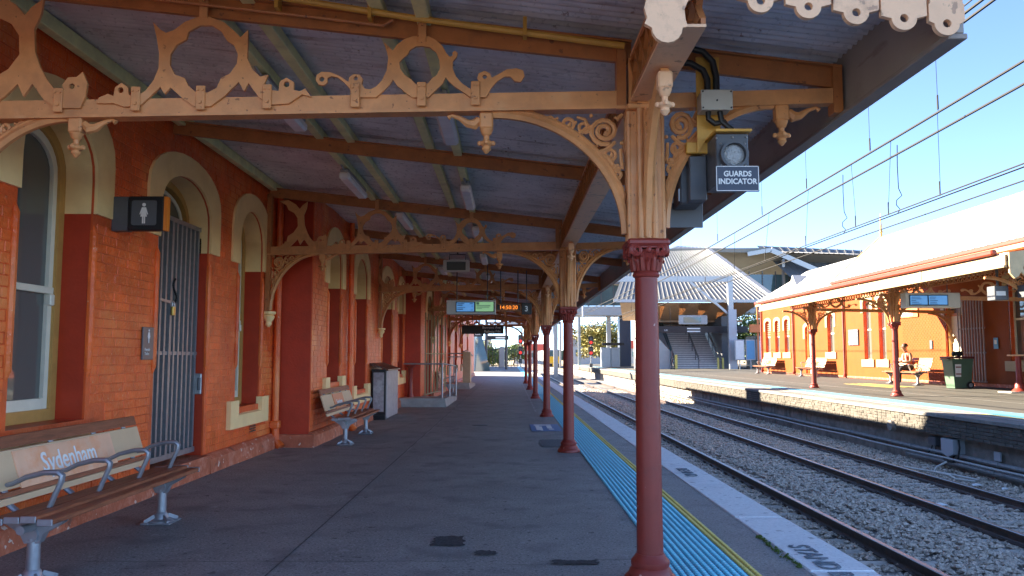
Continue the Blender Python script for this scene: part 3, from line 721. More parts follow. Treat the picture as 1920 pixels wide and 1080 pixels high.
# windows --------------------------------------------------------------
def window(X, y0, y1, z0, zs, zt, par):
    xi = X-DEP; pin = [(y0+.002,z0),(y1-.002,z0)] + arch_pts(y0+.002,y1-.002,zs,zt-.002)
    inn = [(y0+.09,z0+.10),(y1-.09,z0+.10)] + arch_pts(y0+.09,y1-.09,zs,zt-.09)
    b = MB(); b.plate(pin, [inn], .09, YZ(xi)); w = obj('window', b, M_ochre, par)
    in2 = [(y0+.15,z0+.19),(y1-.15,z0+.19)] + arch_pts(y0+.15,y1-.15,zs,zt-.16)
    b = MB(); b.plate(inn, [in2], .06, YZ(xi-.01)); zm = z0+(zs-z0)*.53
    b.bbox(xi-.03, xi+.035, y0+.091, y1-.091, zm-.03, zm+.03, .006)
    b.bbox(xi-.01, xi+.05, y1-.155, y1-.091, zm-.13, zm-.03, .01)
    obj('sash_frame', b, M_frame, w)
    b = MB(); b.plate(inn, [], .012, YZ(xi-.02)); obj('pane', b, M_glass, w)
    # sill block with raised ends
    b = MB(); a0, a1 = y0-.30, y1+.30; zt_ = z0+.10; zb_ = z0-.27
    b.add([(X-DEP,y0,z0+.012),(X-DEP,y1,z0+.012),(X+.05,y1,z0-.10),(X+.05,y0,z0-.10)], [(0,1,2,3)])
    if y0 < 6: zt_ = z0-.06; a1 = y1+.05
    b.plate([(a0,zb_),(a1,zb_),(a1,zt_),(y1-.02,zt_),(y1-.02,z0-.10),(y0+.02,z0-.10),(y0+.02,zt_),(a0,zt_)], [], .09, YZ(X+.012))
    obj('sill', b, M_trim if X != XC else M_cream, w)
for o in OPEN:
    if o[6] == 'win': window(o[0], *o[1:6], B)
# doorway behind the gate: timber door, fanlight
for o in OPEN:
    if o[6] != 'door': continue
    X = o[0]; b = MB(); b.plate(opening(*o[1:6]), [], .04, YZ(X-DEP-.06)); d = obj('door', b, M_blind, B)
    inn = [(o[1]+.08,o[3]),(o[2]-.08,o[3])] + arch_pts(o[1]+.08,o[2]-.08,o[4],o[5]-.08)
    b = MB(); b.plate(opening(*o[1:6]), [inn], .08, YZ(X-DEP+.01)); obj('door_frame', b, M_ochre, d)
    in2 = [(o[1]+.12,2.98)] + [(o[2]-.12,2.98)] + arch_pts(o[1]+.12,o[2]-.12,3.02,o[5]-.13)
    b = MB(); b.plate(in2, [], .03, YZ(X-DEP-.03)); obj('fanlight', b, M_glass, d)
    b = MB(); b.tube([(X-DEP-.01, y, z) for y, z in arch_pts(o[1]+.12,o[2]-.12,2.98,o[5]-.13)], .025, 6); obj('fanlight_bead', b, M_frame, d, smooth=True)
    b = MB(); b.box(X-DEP-.1, X+.09, o[1]-.02, o[2]+.02, -.02, o[3]+.005); obj('door_step', b, M_plinth, B)
# vent brick, downpipe at the pier
b = MB()
for k in range(4): b.box(XA+.008, XA+.016, 11.45, 11.70, .335+k*.035, .355+k*.035)
obj('air_vent', b, M_rust, B)
def downpipe(x, y, par, z1=4.0):
    b = MB(); b.tube([(x,y,.42),(x,y,z1)], .05, 10); b.bbox(x-.075,x+.075,y-.075,y+.075,.30,.42,.02)
    b.tube([(x,y,.34),(x+.01,y,.12),(x+.10,y-.02,.01)], [.06,.06,.075], 10); obj('downpipe', b, M_brick, par, smooth=True)
downpipe(XA+.07, 12.48, B); downpipe(XB+.07, 15.4, B)
b = MB(); b.tube([(XB+.05,15.4,1.5),(XB+.05,15.4,3.9)], .012, 6); obj('cable', b, M_brown, B)
# roofs and chimneys (out of frame, they cast the shade on the tracks)
b = MB()
for (y0,y1,zr) in ((2.2,27.5,9.4),(27.5,Y_END,6.6)):
    b.add([(XB-.2,y0,4.46),(XB-.2,y1,4.46),(-7.6,y0,zr),(-7.6,y1,zr),(-12,y0,4.46),(-12,y1,4.46)], [(0,1,3,2),(2,3,5,4),(0,2,4),(1,5,3)])
rf = obj('roof', b, M_wroof, B)
b = MB(); b.box(-8.0,-7.2,40.2,41.6,5.5,9.3); b.box(-8.1,-7.1,40.1,41.7,9.3,9.5); obj('chimney', b, M_wall, rf)
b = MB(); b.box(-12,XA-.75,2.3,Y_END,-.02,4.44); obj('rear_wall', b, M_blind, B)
# ================================================================== CANOPY
FR=[(-1.008,3.077),(-1.035,3.131),(-1.074,3.177),(-1.12,3.211),(-1.159,3.217),(-1.184,3.204),(-1.183,3.175),(-1.206,3.156),(-1.24,3.161),(-1.259,3.191),(-1.254,3.224),(-1.222,3.247),(-1.166,3.244),(-1.108,3.221),(-1.046,3.18),(-1.041,3.211),(-1.013,3.232),(-0.974,3.228),(-0.952,3.198),(-0.958,3.164),(-0.938,3.135),(-0.905,3.13),(-0.867,3.148),(-0.828,3.191),(-0.799,3.258),(-0.789,3.338),(-0.805,3.402),(-0.822,3.448),(-0.79,3.418),(-0.76,3.389),(-0.734,3.429),(-0.689,3.465),(-0.631,3.486),(-0.526,3.486),(-0.478,3.459),(-0.437,3.421),(-0.411,3.372),(-0.389,3.348),(-0.369,3.357),(-0.373,3.376),(-0.356,3.389),(-0.337,3.373),(-0.344,3.346),(-0.368,3.318),(-0.37,3.272),(-0.349,3.218),(-0.31,3.172),(-0.258,3.136),(-0.212,3.149),(-0.193,3.165),(-0.209,3.205),(-0.2,3.238),(-0.161,3.255),(-0.126,3.237),(-0.115,3.208),(-0.063,3.237),(-0.018,3.264),(0.047,3.272),(0.09,3.256),(0.099,3.219),(0.075,3.181),(0.034,3.185),(0.008,3.216),(-0.031,3.216),(-0.079,3.185),(-0.118,3.139),(-0.151,3.078),(-0.251,3.077),(-0.303,3.115),(-0.355,3.149),(-0.394,3.185),(-0.414,3.212),(-0.435,3.169),(-0.478,3.125),(-0.527,3.077),(-0.63,3.077),(-0.685,3.117),(-0.731,3.157),(-0.757,3.196),(-0.774,3.167),(-0.815,3.122),(-0.866,3.077)]
FRH=[[(-0.571,3.421),(-0.519,3.412),(-0.477,3.378),(-0.456,3.325),(-0.453,3.271),(-0.472,3.225),(-0.504,3.205),(-0.528,3.171),(-0.569,3.158),(-0.608,3.165),(-0.641,3.198),(-0.68,3.225),(-0.71,3.265),(-0.717,3.311),(-0.694,3.338),(-0.662,3.365),(-0.649,3.394),(-0.61,3.418)],[(-1.202,3.197),(-1.205,3.187),(-1.213,3.181),(-1.223,3.181),(-1.232,3.187),(-1.235,3.197),(-1.232,3.207),(-1.224,3.214),(-1.214,3.214),(-1.205,3.207)],[(-0.985,3.203),(-0.988,3.194),(-0.995,3.189),(-1.004,3.189),(-1.011,3.194),(-1.014,3.203),(-1.011,3.211),(-1.004,3.217),(-0.996,3.217),(-0.988,3.211)],[(-0.146,3.215),(-0.149,3.206),(-0.156,3.201),(-0.165,3.201),(-0.172,3.206),(-0.175,3.214),(-0.172,3.223),(-0.165,3.228),(-0.156,3.228),(-0.149,3.223)]]
FM=[(-2.676,3.037),(-2.657,3.075),(-2.602,3.098),(-2.566,3.084),(-2.557,3.141),(-2.518,3.171),(-2.478,3.145),(-2.466,3.091),(-2.418,3.08),(-2.359,3.12),(-2.309,3.191),(-2.281,3.272),(-2.281,3.371),(-2.302,3.48),(-2.329,3.58),(-2.283,3.531),(-2.242,3.507),(-2.19,3.525),(-2.122,3.58),(-2.035,3.615),(-1.961,3.615),(-1.867,3.58),(-1.795,3.517),(-1.755,3.477),(-1.707,3.528),(-1.706,3.426),(-1.707,3.336),(-1.673,3.264),(-1.62,3.214),(-1.569,3.225),(-1.592,3.165),(-1.539,3.124),(-1.498,3.117),(-1.491,3.183),(-1.448,3.207),(-1.4,3.178),(-1.399,3.124),(-1.36,3.117),(-1.326,3.135),(-1.286,3.081),(-1.346,3.096),(-1.38,3.071),(-1.432,3.035),(-1.554,3.027),(-1.625,3.077),(-1.694,3.171),(-1.722,3.117),(-1.758,3.178),(-1.801,3.135),(-1.852,3.081),(-1.937,3.016),(-2.041,3.016),(-2.127,3.077),(-2.199,3.141),(-2.236,3.098),(-2.265,3.145),(-2.323,3.087),(-2.39,3.023),(-2.494,3.012),(-2.565,3.037),(-2.634,3.035)]
FMH=[[(-2.021,3.557),(-2.093,3.516),(-2.109,3.462),(-2.169,3.426),(-2.207,3.362),(-2.208,3.29),(-2.174,3.227),(-2.112,3.206),(-2.084,3.152),(-2.036,3.113),(-1.957,3.107),(-1.9,3.138),(-1.873,3.206),(-1.816,3.235),(-1.774,3.3),(-1.769,3.363),(-1.795,3.423),(-1.842,3.453),(-1.882,3.517),(-1.945,3.557)],[(-2.502,3.123),(-2.505,3.111),(-2.514,3.104),(-2.526,3.104),(-2.536,3.111),(-2.54,3.123),(-2.537,3.135),(-2.528,3.142),(-2.516,3.142),(-2.506,3.135)],[(-1.428,3.164),(-1.431,3.152),(-1.441,3.145),(-1.452,3.145),(-1.462,3.152),(-1.466,3.164),(-1.463,3.175),(-1.453,3.182),(-1.441,3.182),(-1.432,3.175)]]
FL=[(-3.519,3.017),(-3.437,3.063),(-3.355,3.126),(-3.336,3.211),(-3.254,3.263),(-3.189,3.359),(-3.196,3.486),(-3.25,3.566),(-3.335,3.609),(-3.364,3.677),(-3.475,3.744),(-3.339,3.762),(-3.232,3.698),(-3.166,3.624),(-3.127,3.677),(-3.051,3.736),(-3.061,3.634),(-3.101,3.528),(-3.089,3.38),(-3.049,3.274),(-3.001,3.19),(-2.948,3.126),(-2.885,3.116),(-2.9,3.158),(-2.866,3.207),(-2.809,3.211),(-2.772,3.243),(-2.74,3.169),(-2.748,3.084),(-2.778,3.004),(-2.935,3.004),(-3.019,3.063),(-3.095,3.164),(-3.149,3.08),(-3.189,3.164),(-3.27,3.08),(-3.373,3.004)]
FLH=[[(-2.819,3.148),(-2.822,3.136),(-2.831,3.13),(-2.843,3.13),(-2.852,3.136),(-2.856,3.148),(-2.853,3.159),(-2.844,3.166),(-2.832,3.166),(-2.822,3.159)]]

TY = [5.12, 12.0, 19.0, 27.2, 34.5, 42.4]
CX = 0.88
def zroof(x): return 4.05 - 0.118*(x+3.6)
def ztop(x):  # underside line of the top chord
    return 3.80 - 0.1123*(x+3.48) if x < .88 else 3.31 - 0.122*(x-.88)
def spiral(cx, cz, r0, r1, a0, turns, n=26, sgn=1):
    return [(cx + (r0+(r1-r0)*i/n)*math.cos(a0+sgn*2*math.pi*turns*i/n), cz + (r0+(r1-r0)*i/n)*math.sin(a0+sgn*2*math.pi*turns*i/n)) for i in range(n+1)]
def bracket(mb, fn, w, h):
    """scrolled spandrel in a corner: u away from the post (0..1), v downward from the beam (0..1); fn(u*w, v*h, t)"""
    P = lambda pts: [fn(u*w, v*h, 0) for u, v in pts]
    D = (Vector(fn(0,0,1))-Vector(fn(0,0,0))).normalized()
    arc = [(1-math.sin(t), 1-math.cos(t)) for t in [math.pi/2*i/22 for i in range(23)]]
    mb.tube(P(arc), .030, 6, flat=1.1, fdir=D); mb.tube(P([(u-.03 if u > .03 else u, v-.035) for u, v in arc]), .017, 6, flat=1.5, fdir=D)
    sp = lambda cx,cz,r0,r1,a0,tn,sg=1: [(u, v) for u, v in spiral(cx,cz,r0,r1,a0,tn,24,sg)]
    mb.tube(P(sp(.150,.150,.115,.018,math.pi*.6,2.1,-1)), [.017]*20+[.02]*5, 6, flat=1.2, fdir=D)
    mb.tube(P(sp(.430,.085,.060,.012,math.pi*.2,1.5,1)), .013, 6, flat=1.2, fdir=D)
    mb.tube(P(sp(.060,.510,.055,.012,math.pi*1.3,1.5,1)), .013, 6, flat=1.2, fdir=D)
    mb.tube(P([(.47,.125),(.40,.19),(.33,.17),(.27,.11),(.30,.05),(.36,.03)]), [.012,.016,.018,.016,.013,.009], 6, flat=1.2, fdir=D)
    mb.tube(P([(.07,.24),(.14,.31),(.20,.33),(.27,.30),(.31,.24)]), [.012,.018,.02,.018,.012], 6, flat=1.2, fdir=D)
    mb.tube(P([(.20,.33),(.13,.37),(.09,.42),(.10,.47)]), [.016,.018,.014,.01], 6, flat=1.2, fdir=D)
    mb.tube(P([(.03,.30),(.025,.40),(.015,.47)]), [.012,.013,.01], 6, flat=1.2, fdir=D)
    mb.tube(P([(.02,.62),(.03,.68),(.012,.72)]), [.010,.016,.008], 6, flat=1.2, fdir=D)
    mb.tube(P([(.60,.03),(.54,.055),(.50,.035)]), [.01,.013,.008], 6, flat=1.2, fdir=D)
    mb.tube(P(sp(.305,.115,.055,.012,math.pi*1.1,1.4,-1)), .012, 6, flat=1.2, fdir=D)
    mb.tube(P(sp(.115,.345,.058,.012,math.pi*.3,1.5,1)), .012, 6, flat=1.2, fdir=D)
    mb.tube(P(sp(.560,.045,.034,.008,math.pi*.9,1.3,-1)), .010, 6, flat=1.2, fdir=D)
    mb.tube(P(sp(.036,.625,.034,.008,math.pi*1.6,1.3,1)), .010, 6, flat=1.2, fdir=D)
    mb.tube(P([(.26,.25),(.22,.29),(.20,.26),(.235,.225)]), [.010,.014,.012,.008], 6, flat=1.2, fdir=D)
    mb.tube(P([(.68,.018),(.62,.04),(.60,.075)]), [.008,.012,.008], 6, flat=1.2, fdir=D)
    mb.tube(P([(.012,.76),(.03,.70),(.06,.60),(.085,.55)]), [.008,.012,.012,.008], 6, flat=1.2, fdir=D)
    mb.tube(P([(.012,.012),(.05,.05),(.07,.03)]), [.012,.016,.010], 6, flat=1.2, fdir=D)
    for (u, v, r) in ((.25,.02,.014),(.02,.25,.014),(.37,.075,.013),(.075,.44,.013),(.33,.17,.02),(.20,.335,.022),(.12,.385,.018),(.055,.44,.016),(.285,.285,.02),(.41,.19,.018)):
        c = fn(u*w, v*h, 0); mb.ball(c, r, 7, 5)
def pendant(mb, x, y, z, s=1.0):
    s *= .88
    mb.bbox(x-.05*s, x+.05*s, y-.045*s, y+.045*s, z-.12*s, z, .01)
    mb.lathe([(.05*s,-.12*s),(.035*s,-.16*s),(.022*s,-.17*s),(.022*s,-.20*s),(.045*s,-.215*s),(.05*s,-.235*s),(.03*s,-.25*s),(.035*s,-.27*s),(.012*s,-.30*s),(.002,-.305*s)], (x,y,z), 10)
    for k in range(4):
        a = k*math.pi/2; mb.ball((x+.05*s*math.cos(a), y+.05*s*math.sin(a), z-.225*s), .019*s, 6, 5)
def leaf_scroll(mb, x, y, z, dx, s=1.0):
    s *= .88
    mb.tube([(x+dx*.05*s,y,z-.045*s),(x+dx*.09*s,y,z-.085*s),(x+dx*.14*s,y,z-.075*s),(x+dx*.20*s,y,z-.035*s),(x+dx*.26*s,y,z-.015*s),(x+dx*.285*s,y,z-.035*s)], [.03*s,.042*s,.03*s,.018*s,.013*s,.02*s], 7)
def make_truss(label):
    t = thing('canopy_truss', label, 'canopy frame', (0,0,2.93), 'iron frames carrying the near canopy')
    zb = lambda x: 2.93 + 0.018*(x+3.46)      # underside of the tie
    b = MB()                                   # bottom tie: flat bar on angle
    b.add([(x, yy, zz) for x in (-3.64, .76) for (yy, zz) in ((-.055,zb(x)),(.055,zb(x)),(.055,zb(x)+.018),(-.055,zb(x)+.018))], [(0,1,2,3),(4,7,6,5),(0,4,5,1),(1,5,6,2),(2,6,7,3),(3,7,4,0)])
    b.add([(x, yy, zz) for x in (-3.64, .76) for (yy, zz) in ((-.03,zb(x)+.018),(.008,zb(x)+.018),(.008,zb(x)+.125),(-.03,zb(x)+.125))], [(0,1,2,3),(4,7,6,5),(0,4,5,1),(1,5,6,2),(2,6,7,3),(3,7,4,0)])
    obj('bottom_tie', b, M_iron, t)
    b = MB(); b.add([(x, yy, zz) for x, za in ((1.0,zb(1.0)),(2.17,3.05)) for (yy, zz) in ((-.04,za),(.04,za),(.04,za+.10),(-.04,za+.10))], [(0,1,2,3),(4,7,6,5),(0,4,5,1),(1,5,6,2),(2,6,7,3),(3,7,4,0)]); obj('outer_tie', b, M_iron, t)
    b = MB()
    for xa, xb_ in ((-3.64,.80),(.97,2.17)):
        for yy, w, dz, h in ((0,.035,0,.13),(0,.11,.13,.014)):
            b.add([(x, yy+s*w/2, ztop(x)+dz+q) for x in (xa, xb_) for (s,q) in ((-1,0),(1,0),(1,h),(-1,h))], [(0,1,2,3),(4,7,6,5),(0,4,5,1),(1,5,6,2),(2,6,7,3),(3,7,4,0)])
    obj('top_chord', b, M_brown, t)
    b = MB(); b.box(.70,.76,-.05,.05,3.0,3.42); obj('end_plate', b, M_brown, t)
    b = MB(); b.box(2.11,2.17,-.05,.05,2.98,3.3); obj('end_plate', b, M_brown, t)
    for nm, P, Hs in (('fretwork_panel',FR,FRH),('fretwork_panel',FM,FMH),('fretwork_panel',FL,FLH)):
        b = MB(); b.plate(P, Hs, .022, XZ(-.043)); obj(nm, b, M_iron, t)
    for x in (-0.57,-1.0,-.22,-2.42,-2.0,-1.57,-2.92,-3.35):
        z = zb(x)+.035; b = MB(); b.bbox(x-.030, x+.030, -.066, -.052, z, z+.16, .004)
        for dx, dz, r in ((0,.05,.013),(-.016,.13,.008),(.016,.13,.008)): b.tube([(x+dx,-.060,z+dz),(x+dx,-.076,z+dz)], r, 8)
        obj('fixing_plate', b, M_iron, t)
    for x in (-.57,-2.0): 
        z = ztop(x); b = MB(); b.bbox(x-.028, x+.028, -.062, -.050, z-.03, z+.13, .004); b.tube([(x,-.06,z+.09),(x,-.078,z+.09)], .014, 8); obj('fixing_plate', b, M_iron, t)
    b = MB(); bracket(b, lambda u, v, w: (.75-u, w, 2.99-.012*u-v), .86, .80); obj('scroll_bracket', b, M_iron, t, smooth=True)
    b = MB(); pendant(b, -.15, 0, 2.985); leaf_scroll(b, -.15, 0, 2.985, -1); obj('pendant', b, M_iron, t, smooth=True)
    b = MB(); bracket(b, lambda u, v, w: (1.01+u, w, 3.03+.02*u-v), .72, .80); obj('scroll_bracket', b, M_iron, t, smooth=True)
    b = MB(); pendant(b, 1.78, 0, 3.04); leaf_scroll(b, 1.78, 0, 3.04, 1); obj('pendant', b, M_iron, t, smooth=True)
    return t
def wall_bracket(t, xw, y):
    b = MB(); b.box(xw+.02, xw+.085, y-.045, y+.045, 2.04, 3.86); obj('wall_post', b, M_brown, t)
    b = MB(); bracket(b, lambda u, v, w: (xw+.09+u, y+w, 2.94+.018*u-v), .72, .84); obj('scroll_bracket', b, M_iron, t, smooth=True)
    b = MB(); pendant(b, xw+.86, y, 2.955); leaf_scroll(b, xw+.86, y, 2.955, 1); obj('pendant', b, M_iron, t, smooth=True)
    b = MB(); b.lathe([(.015,1.84),(.05,1.88),(.045,1.92),(.085,1.97),(.095,2.0),(.075,2.02),(.11,2.04),(.11,2.075)], (xw+.07,y,0), 10); obj('corbel', b, M_trim, t, smooth=True)
ORD = ['nearest', 'second', 'third', 'fourth', 'fifth', 'sixth']
XW = [XA, XA, XB, XC, XC, XC]
tr0 = make_truss('nearest ornate tan canopy frame with cut-out scrolls across the top of the view')
trs = [tr0]
for i in range(1, 6):
    c = copy_tree(tr0); c['label'] = f'{ORD[i]} canopy frame from the camera with cut-out scrolls between wall and column'
    c.location = (0, TY[i], 2.93); trs.append(c)
tr0.location = (0, TY[0], 2.93)
_pinv.clear()
for i, t in enumerate(trs):
    M_iron_, = (M_iron,)
    wall_bracket(t, XW[i], TY[i])

# columns
def make_column(label):
    t = thing('canopy_column', label, 'column', (0,0,0), 'maroon columns along the near platform')
    b = MB(); b.lathe([(.165,0),(.165,.028),(.155,.045),(.135,.06),(.128,.085),(.115,.10),(.12,.115),(.12,.135),(.098,.16),(.088,.18)], (0,0,0), 24); obj('base', b, M_maroon, t, smooth=True)
    b = MB(); b.lathe([(.083,.17),(.080,.5),(.0775,1.1),(.0735,1.7),(.072,1.905),(.083,1.91),(.088,1.922),(.083,1.934),(.076,1.945)], (0,0,0), 24); obj('shaft', b, M_maroon, t, smooth=True)
    cap = MB(); cap.lathe([(.076,1.935),(.078,1.97),(.088,2.01),(.105,2.05),(.125,2.075)], (0,0,0), 24)
    for ring, (n, r0, zt, out) in enumerate(((8,.074,2.02,.028),(8,.08,2.055,.04))):
        for k in range(n):
            a = 2*math.pi*(k+.5*ring)/n; ca, sa = math.cos(a), math.sin(a)
            pts = [((r0+d)*ca, (r0+d)*sa, z) for d, z in ((0.004,1.945),(.008,1.98),(.016,zt-.02),(out,zt),(out+.012,zt-.008),(out+.008,zt-.022))]
            cap.tube(pts, [.014,.018,.017,.013,.01,.006], 6)
    for sx in (-1,1):
        for sy in (-1,1):
            for ax in (0,1):
                c = (sx*.108, sy*.108, 2.072)
                pts = []
                for i in range(16):
                    a = math.pi*.5 - 2*math.pi*1.6*i/15; r = .042*(1-.8*i/15)
                    if ax == 0: pts.append((c[0]-sx*.03+sx*r*math.cos(a)*1.0, c[1]+sy*.012, c[2]+r*math.sin(a)))
                    else: pts.append((c[0]+sx*.012, c[1]-sy*.03+sy*r*math.cos(a), c[2]+r*math.sin(a)))
                cap.tube(pts, .012, 6)
    for k in range(4):
        a = k*math.pi/2; cap.ball((.112*math.cos(a), .112*math.sin(a), 2.075), .022, 7, 5)
    obj('capital', cap, M_maroon, t, smooth=True)
    b = MB(); b.bbox(-.135,.135,-.135,.135,2.10,2.145,.014); b.bbox(-.12,.12,-.12,.12,2.085,2.10,.004); obj('abacus', b, M_maroon, t)
    b = MB()                                  # clustered post above the capital
    b.box(-.105,.105,-.06,.06,2.146,3.34); b.box(-.06,.06,-.105,.105,2.147,3.341)
    for (x, y) in ((-.105,-.045),(-.105,.045),(.105,-.045),(.105,.045),(-.045,-.105),(.045,-.105),(-.045,.105),(.045,.105),(0,-.11),(0,.11)):
        b.tube([(x,y,2.148),(x,y,2.99)], .019, 8)
    b.bbox(-.125,.125,-.125,.125,2.985,3.02,.008)
    obj('clustered_post', b, M_iron, t, smooth=True)
    for sy in (-1,1):                          # brackets along the platform
        b = MB(); bracket(b, lambda u, v, w: (w, sy*(.10+u), 3.0-v), .62, .84); obj('long_bracket', b, M_iron, t, smooth=True)
        b = MB(); pendant(b, 0, sy*.70, 3.01, .95); obj('pendant', b, M_pink, t, smooth=True)
    return t
col0 = make_column('nearest maroon cast iron column with scrolled capital, right of centre')
cols = [col0]
names = ['second maroon column from the camera, beside the blue floor marking', 'third maroon column from the camera along the blue strip', 'fourth maroon column from the camera along the blue strip', 'fifth maroon column from the camera, small in the distance', 'farthest maroon column of the near canopy row']
for i in range(5):
    c = copy_tree(col0); c['label'] = names[i]; c.location = (CX, TY[i+1], 0); c.rotation_euler = (0,0,0); cols.append(c)
col0.location = (CX, TY[0], 0)

# canopy roof: corrugated sheets, battens, fascia, girder
YC0, YC1 = 3.80, 47.0
CN = thing('platform_canopy', 'corrugated iron canopy roof with grey fascia over the near platform', 'canopy', (CX, 5, 3.4))
def corr_sheet(y0, w, x0, x1, zoff):
    b = MB(); n = int(round(w/.0762))*6
    vs = []
    for j in range(n+1):
        y = y0 + w*j/n; dz = .014*math.cos(2*math.pi*(y-y0)/.0762)
        for x in (x0, (x0+x1)/2, x1): vs.append((x, y, zroof(x)+dz+zoff))
    b.add(vs, [(j*3+i, j*3+i+1, (j+1)*3+i+1, (j+1)*3+i) for j in range(n) for i in range(2)])
    return b
w = .762; k = 0; y = YC0
while y < YC1:
    obj('roof_sheet', corr_sheet(y, w+.02, -3.66, 2.215, .010*(k % 2) + random.uniform(0,.004)), M_sheet, CN, smooth=80, fix=False); y += w; k += 1
for bx, hh in ((-3.57,.12),(-2.06,.09),(-1.72,.09),(-.86,.07),(-.56,.10)):
    segs = [(YC0+.02, YC1)] if bx < -3 else [(a_, a_+3.5) for a_ in [YC0+.02+3.5*q for q in range(12)]]
    for (y0, y1) in segs:
        if bx > -3 and y1 > YC1: continue
        b = MB(); z = zroof(bx)-.018; b.bbox(bx-.045, bx+.045, y0+.004, min(y1,YC1)-.004, z-hh, z, .006); obj('batten', b, M_green, CN)
# intermediate rafters
for i in range(len(TY)):
    y = (TY[i]+TY[i+1])/2 if i < 5 else TY[5]+3.3
    b = MB()
    for w_, dz, h in ((.035,0,.13),(.11,.13,.014)):
        b.add([(x, y+s*w_/2, ztop(x)+dz+q) for x in (-3.66, 2.19) for (s,q) in ((-1,0),(1,0),(1,h),(-1,h))], [(0,1,2,3),(4,7,6,5),(0,4,5,1),(1,5,6,2),(2,6,7,3),(3,7,4,0)])
    obj('rafter', b, M_brown, CN)
b = MB(); b.bbox(2.195, 2.235, YC0, YC1, 2.985, 3.40, .004); obj('fascia', b, M_fascia, CN)
b = MB(); b.bbox(2.15, 2.25, YC0-.002, YC1, 2.955, 2.983, .004); obj('fascia_bead', b, mat('pale_fascia_edge',(0.28,0.24,0.21),.55,.1,4), CN)
b = MB(); b.tube([(2.30,YC0,3.36),(2.30,YC1,3.36)], .06, 10); obj('gutter', b, M_fascia, CN, smooth=True)
for i in range(len(TY)):                       # lattice girder between columns
    y0 = (TY[i-1]+.11) if i > 0 else YC0+.05; y1 = TY[i]-.11
    b = MB(); b.box(CX-.10, CX+.10, y0, y1, 3.035, 3.05); b.box(CX-.10, CX+.10, y0, y1, 3.33, 3.345); obj('girder_flange', b, M_pink, CN)
    b = MB()
    for sx in (-.085, .085):
        b.box(CX+sx-.012, CX+sx+.012, y0, y1, 3.051, 3.085); b.box(CX+sx-.012, CX+sx+.012, y0, y1, 3.295, 3.329)
        n = max(2, int((y1-y0)/.17))
        for q in range(n):
            ya, yb = y0+(y1-y0)*q/n, y0+(y1-y0)*(q+1)/n
            b.bar((CX+sx-.004,ya,3.08),(CX+sx-.004,yb,3.30),.008,.034,(1,0,0)); b.bar((CX+sx+.004,ya,3.30),(CX+sx+.004,yb,3.08),.008,.034,(1,0,0))
    obj('girder_lattice', b, M_brown, CN)
# end valance: scalloped board across the near end of the canopy
V = thing('scalloped_valance', 'pale scalloped timber valance with round holes across the canopy end, top edge of view', 'valance', (1.4, YC0-.03, 3.2))
def zval(x): return 3.18 - 0.125*(x-.9)
x = -3.3; k = 0; wv = .232
while x < 2.2:
    x1 = min(x+wv, 2.22)
    if not (.50 < x < .98):
        c = (x+x1)/2; zb = zval(c); h = .36; r = .062
        arc = [(c + r*math.cos(a), zb - .012 - r*.95*math.sin(a)) for a in [math.pi*i/12 for i in range(13)]]
        P = [(x+.012,zb+h),(x+.012,zb+.09),(x+.005,zb+.085),(x+.005,zb)] + arc[::-1] + [(x1-.005,zb),(x1-.005,zb+.085),(x1-.012,zb+.09),(x1-.012,zb+h)]
        hole = [(c+.021*math.cos(a), zb-.012+.021*math.sin(a)) for a in [2*math.pi*i/12 for i in range(12)]]
        b = MB(); b.plate(P, [hole], .028, XZ(YC0-.03)); obj('scallop_board', b, M_pink, V)
    x += wv; k += 1
zc = 3.16                                       # large shaped drop at the girder
P = [(.50,zc+.40),(.50,zc+.05)] + [(.50+.19*i/6+.03*math.sin(math.pi*i/6), zc+.05-.06*math.sin(math.pi*i/12)-.02*i/6) for i in range(1,7)]
P += [(.665,zc-.03),(.655,zc-.07),(.668,zc-.12),(.655,zc-.15),(.69,zc-.17)] + [(.765+.075*math.cos(a), zc-.17+.075*math.sin(a)) for a in [math.pi+math.pi*i/8 for i in range(9)]] + [(.865,zc-.165),(.855,zc-.13),(.85,zc-.08),(.87,zc-.03),(.92,zc+.0),(.985,zc+.012),(1.0,zc+.05),(1.0,zc+.40)]
b = MB(); b.plate(P, [], .03, XZ(YC0-.034)); obj('shaped_drop', b, M_pink, V)
b = MB(); b.bbox(-3.5, 2.24, YC0-.012, YC0+.03, 3.44, 3.60, .005); obj('valance_rail', b, M_pink, V)

# lights under the battens
def light(x, y, label, zt):
    t = thing('fluorescent_light', label, 'light fitting', (x, y, zt), 'batten lights under the canopy')
    b = MB(); b.bbox(x-.055, x+.055, y-.62, y+.62, zt-.045, zt, .008); obj('body', b, M_galv, t)
    b = MB(); b.bbox(x-.07, x+.07, y-.64, y+.64, zt-.135, zt-.046, .022); obj('diffuser', b, M_diff, t)
    b = MB(); b.tube([(x,y-.64,zt-.02),(x-.01,y-.72,zt+.0),(x-.03,y-.78,zt+.06)], .014, 6); obj('conduit', b, M_galv, t)
for lx, ly, lab in ((-.56,6.95,'large white batten light fitting above the nearest frame, centre of the roof'),(-2.06,7.1,'white light fitting half hidden above the first frame on the left'),
    (-2.06,10.45,'white angled light fitting on left batten before the second frame'),(-.54,10.35,'white light fitting with loose conduit on the right batten before the second frame'),
    (-1.72,13.0,'white light fitting seen through the second frame on the left'),(-.54,13.45,'small white light fitting seen through the ring of the second frame'),
    (-.54,17.0,'small white light fitting just right of the hanging monitor'),(-1.72,20.6,'small light fitting beyond the third frame on the left'),(-.54,21.4,'small light fitting beyond the third frame on the right'),(-.54,30,'farther small light fitting above the blue and green screen')):
    light(lx, ly, lab, zroof(lx)-.125)
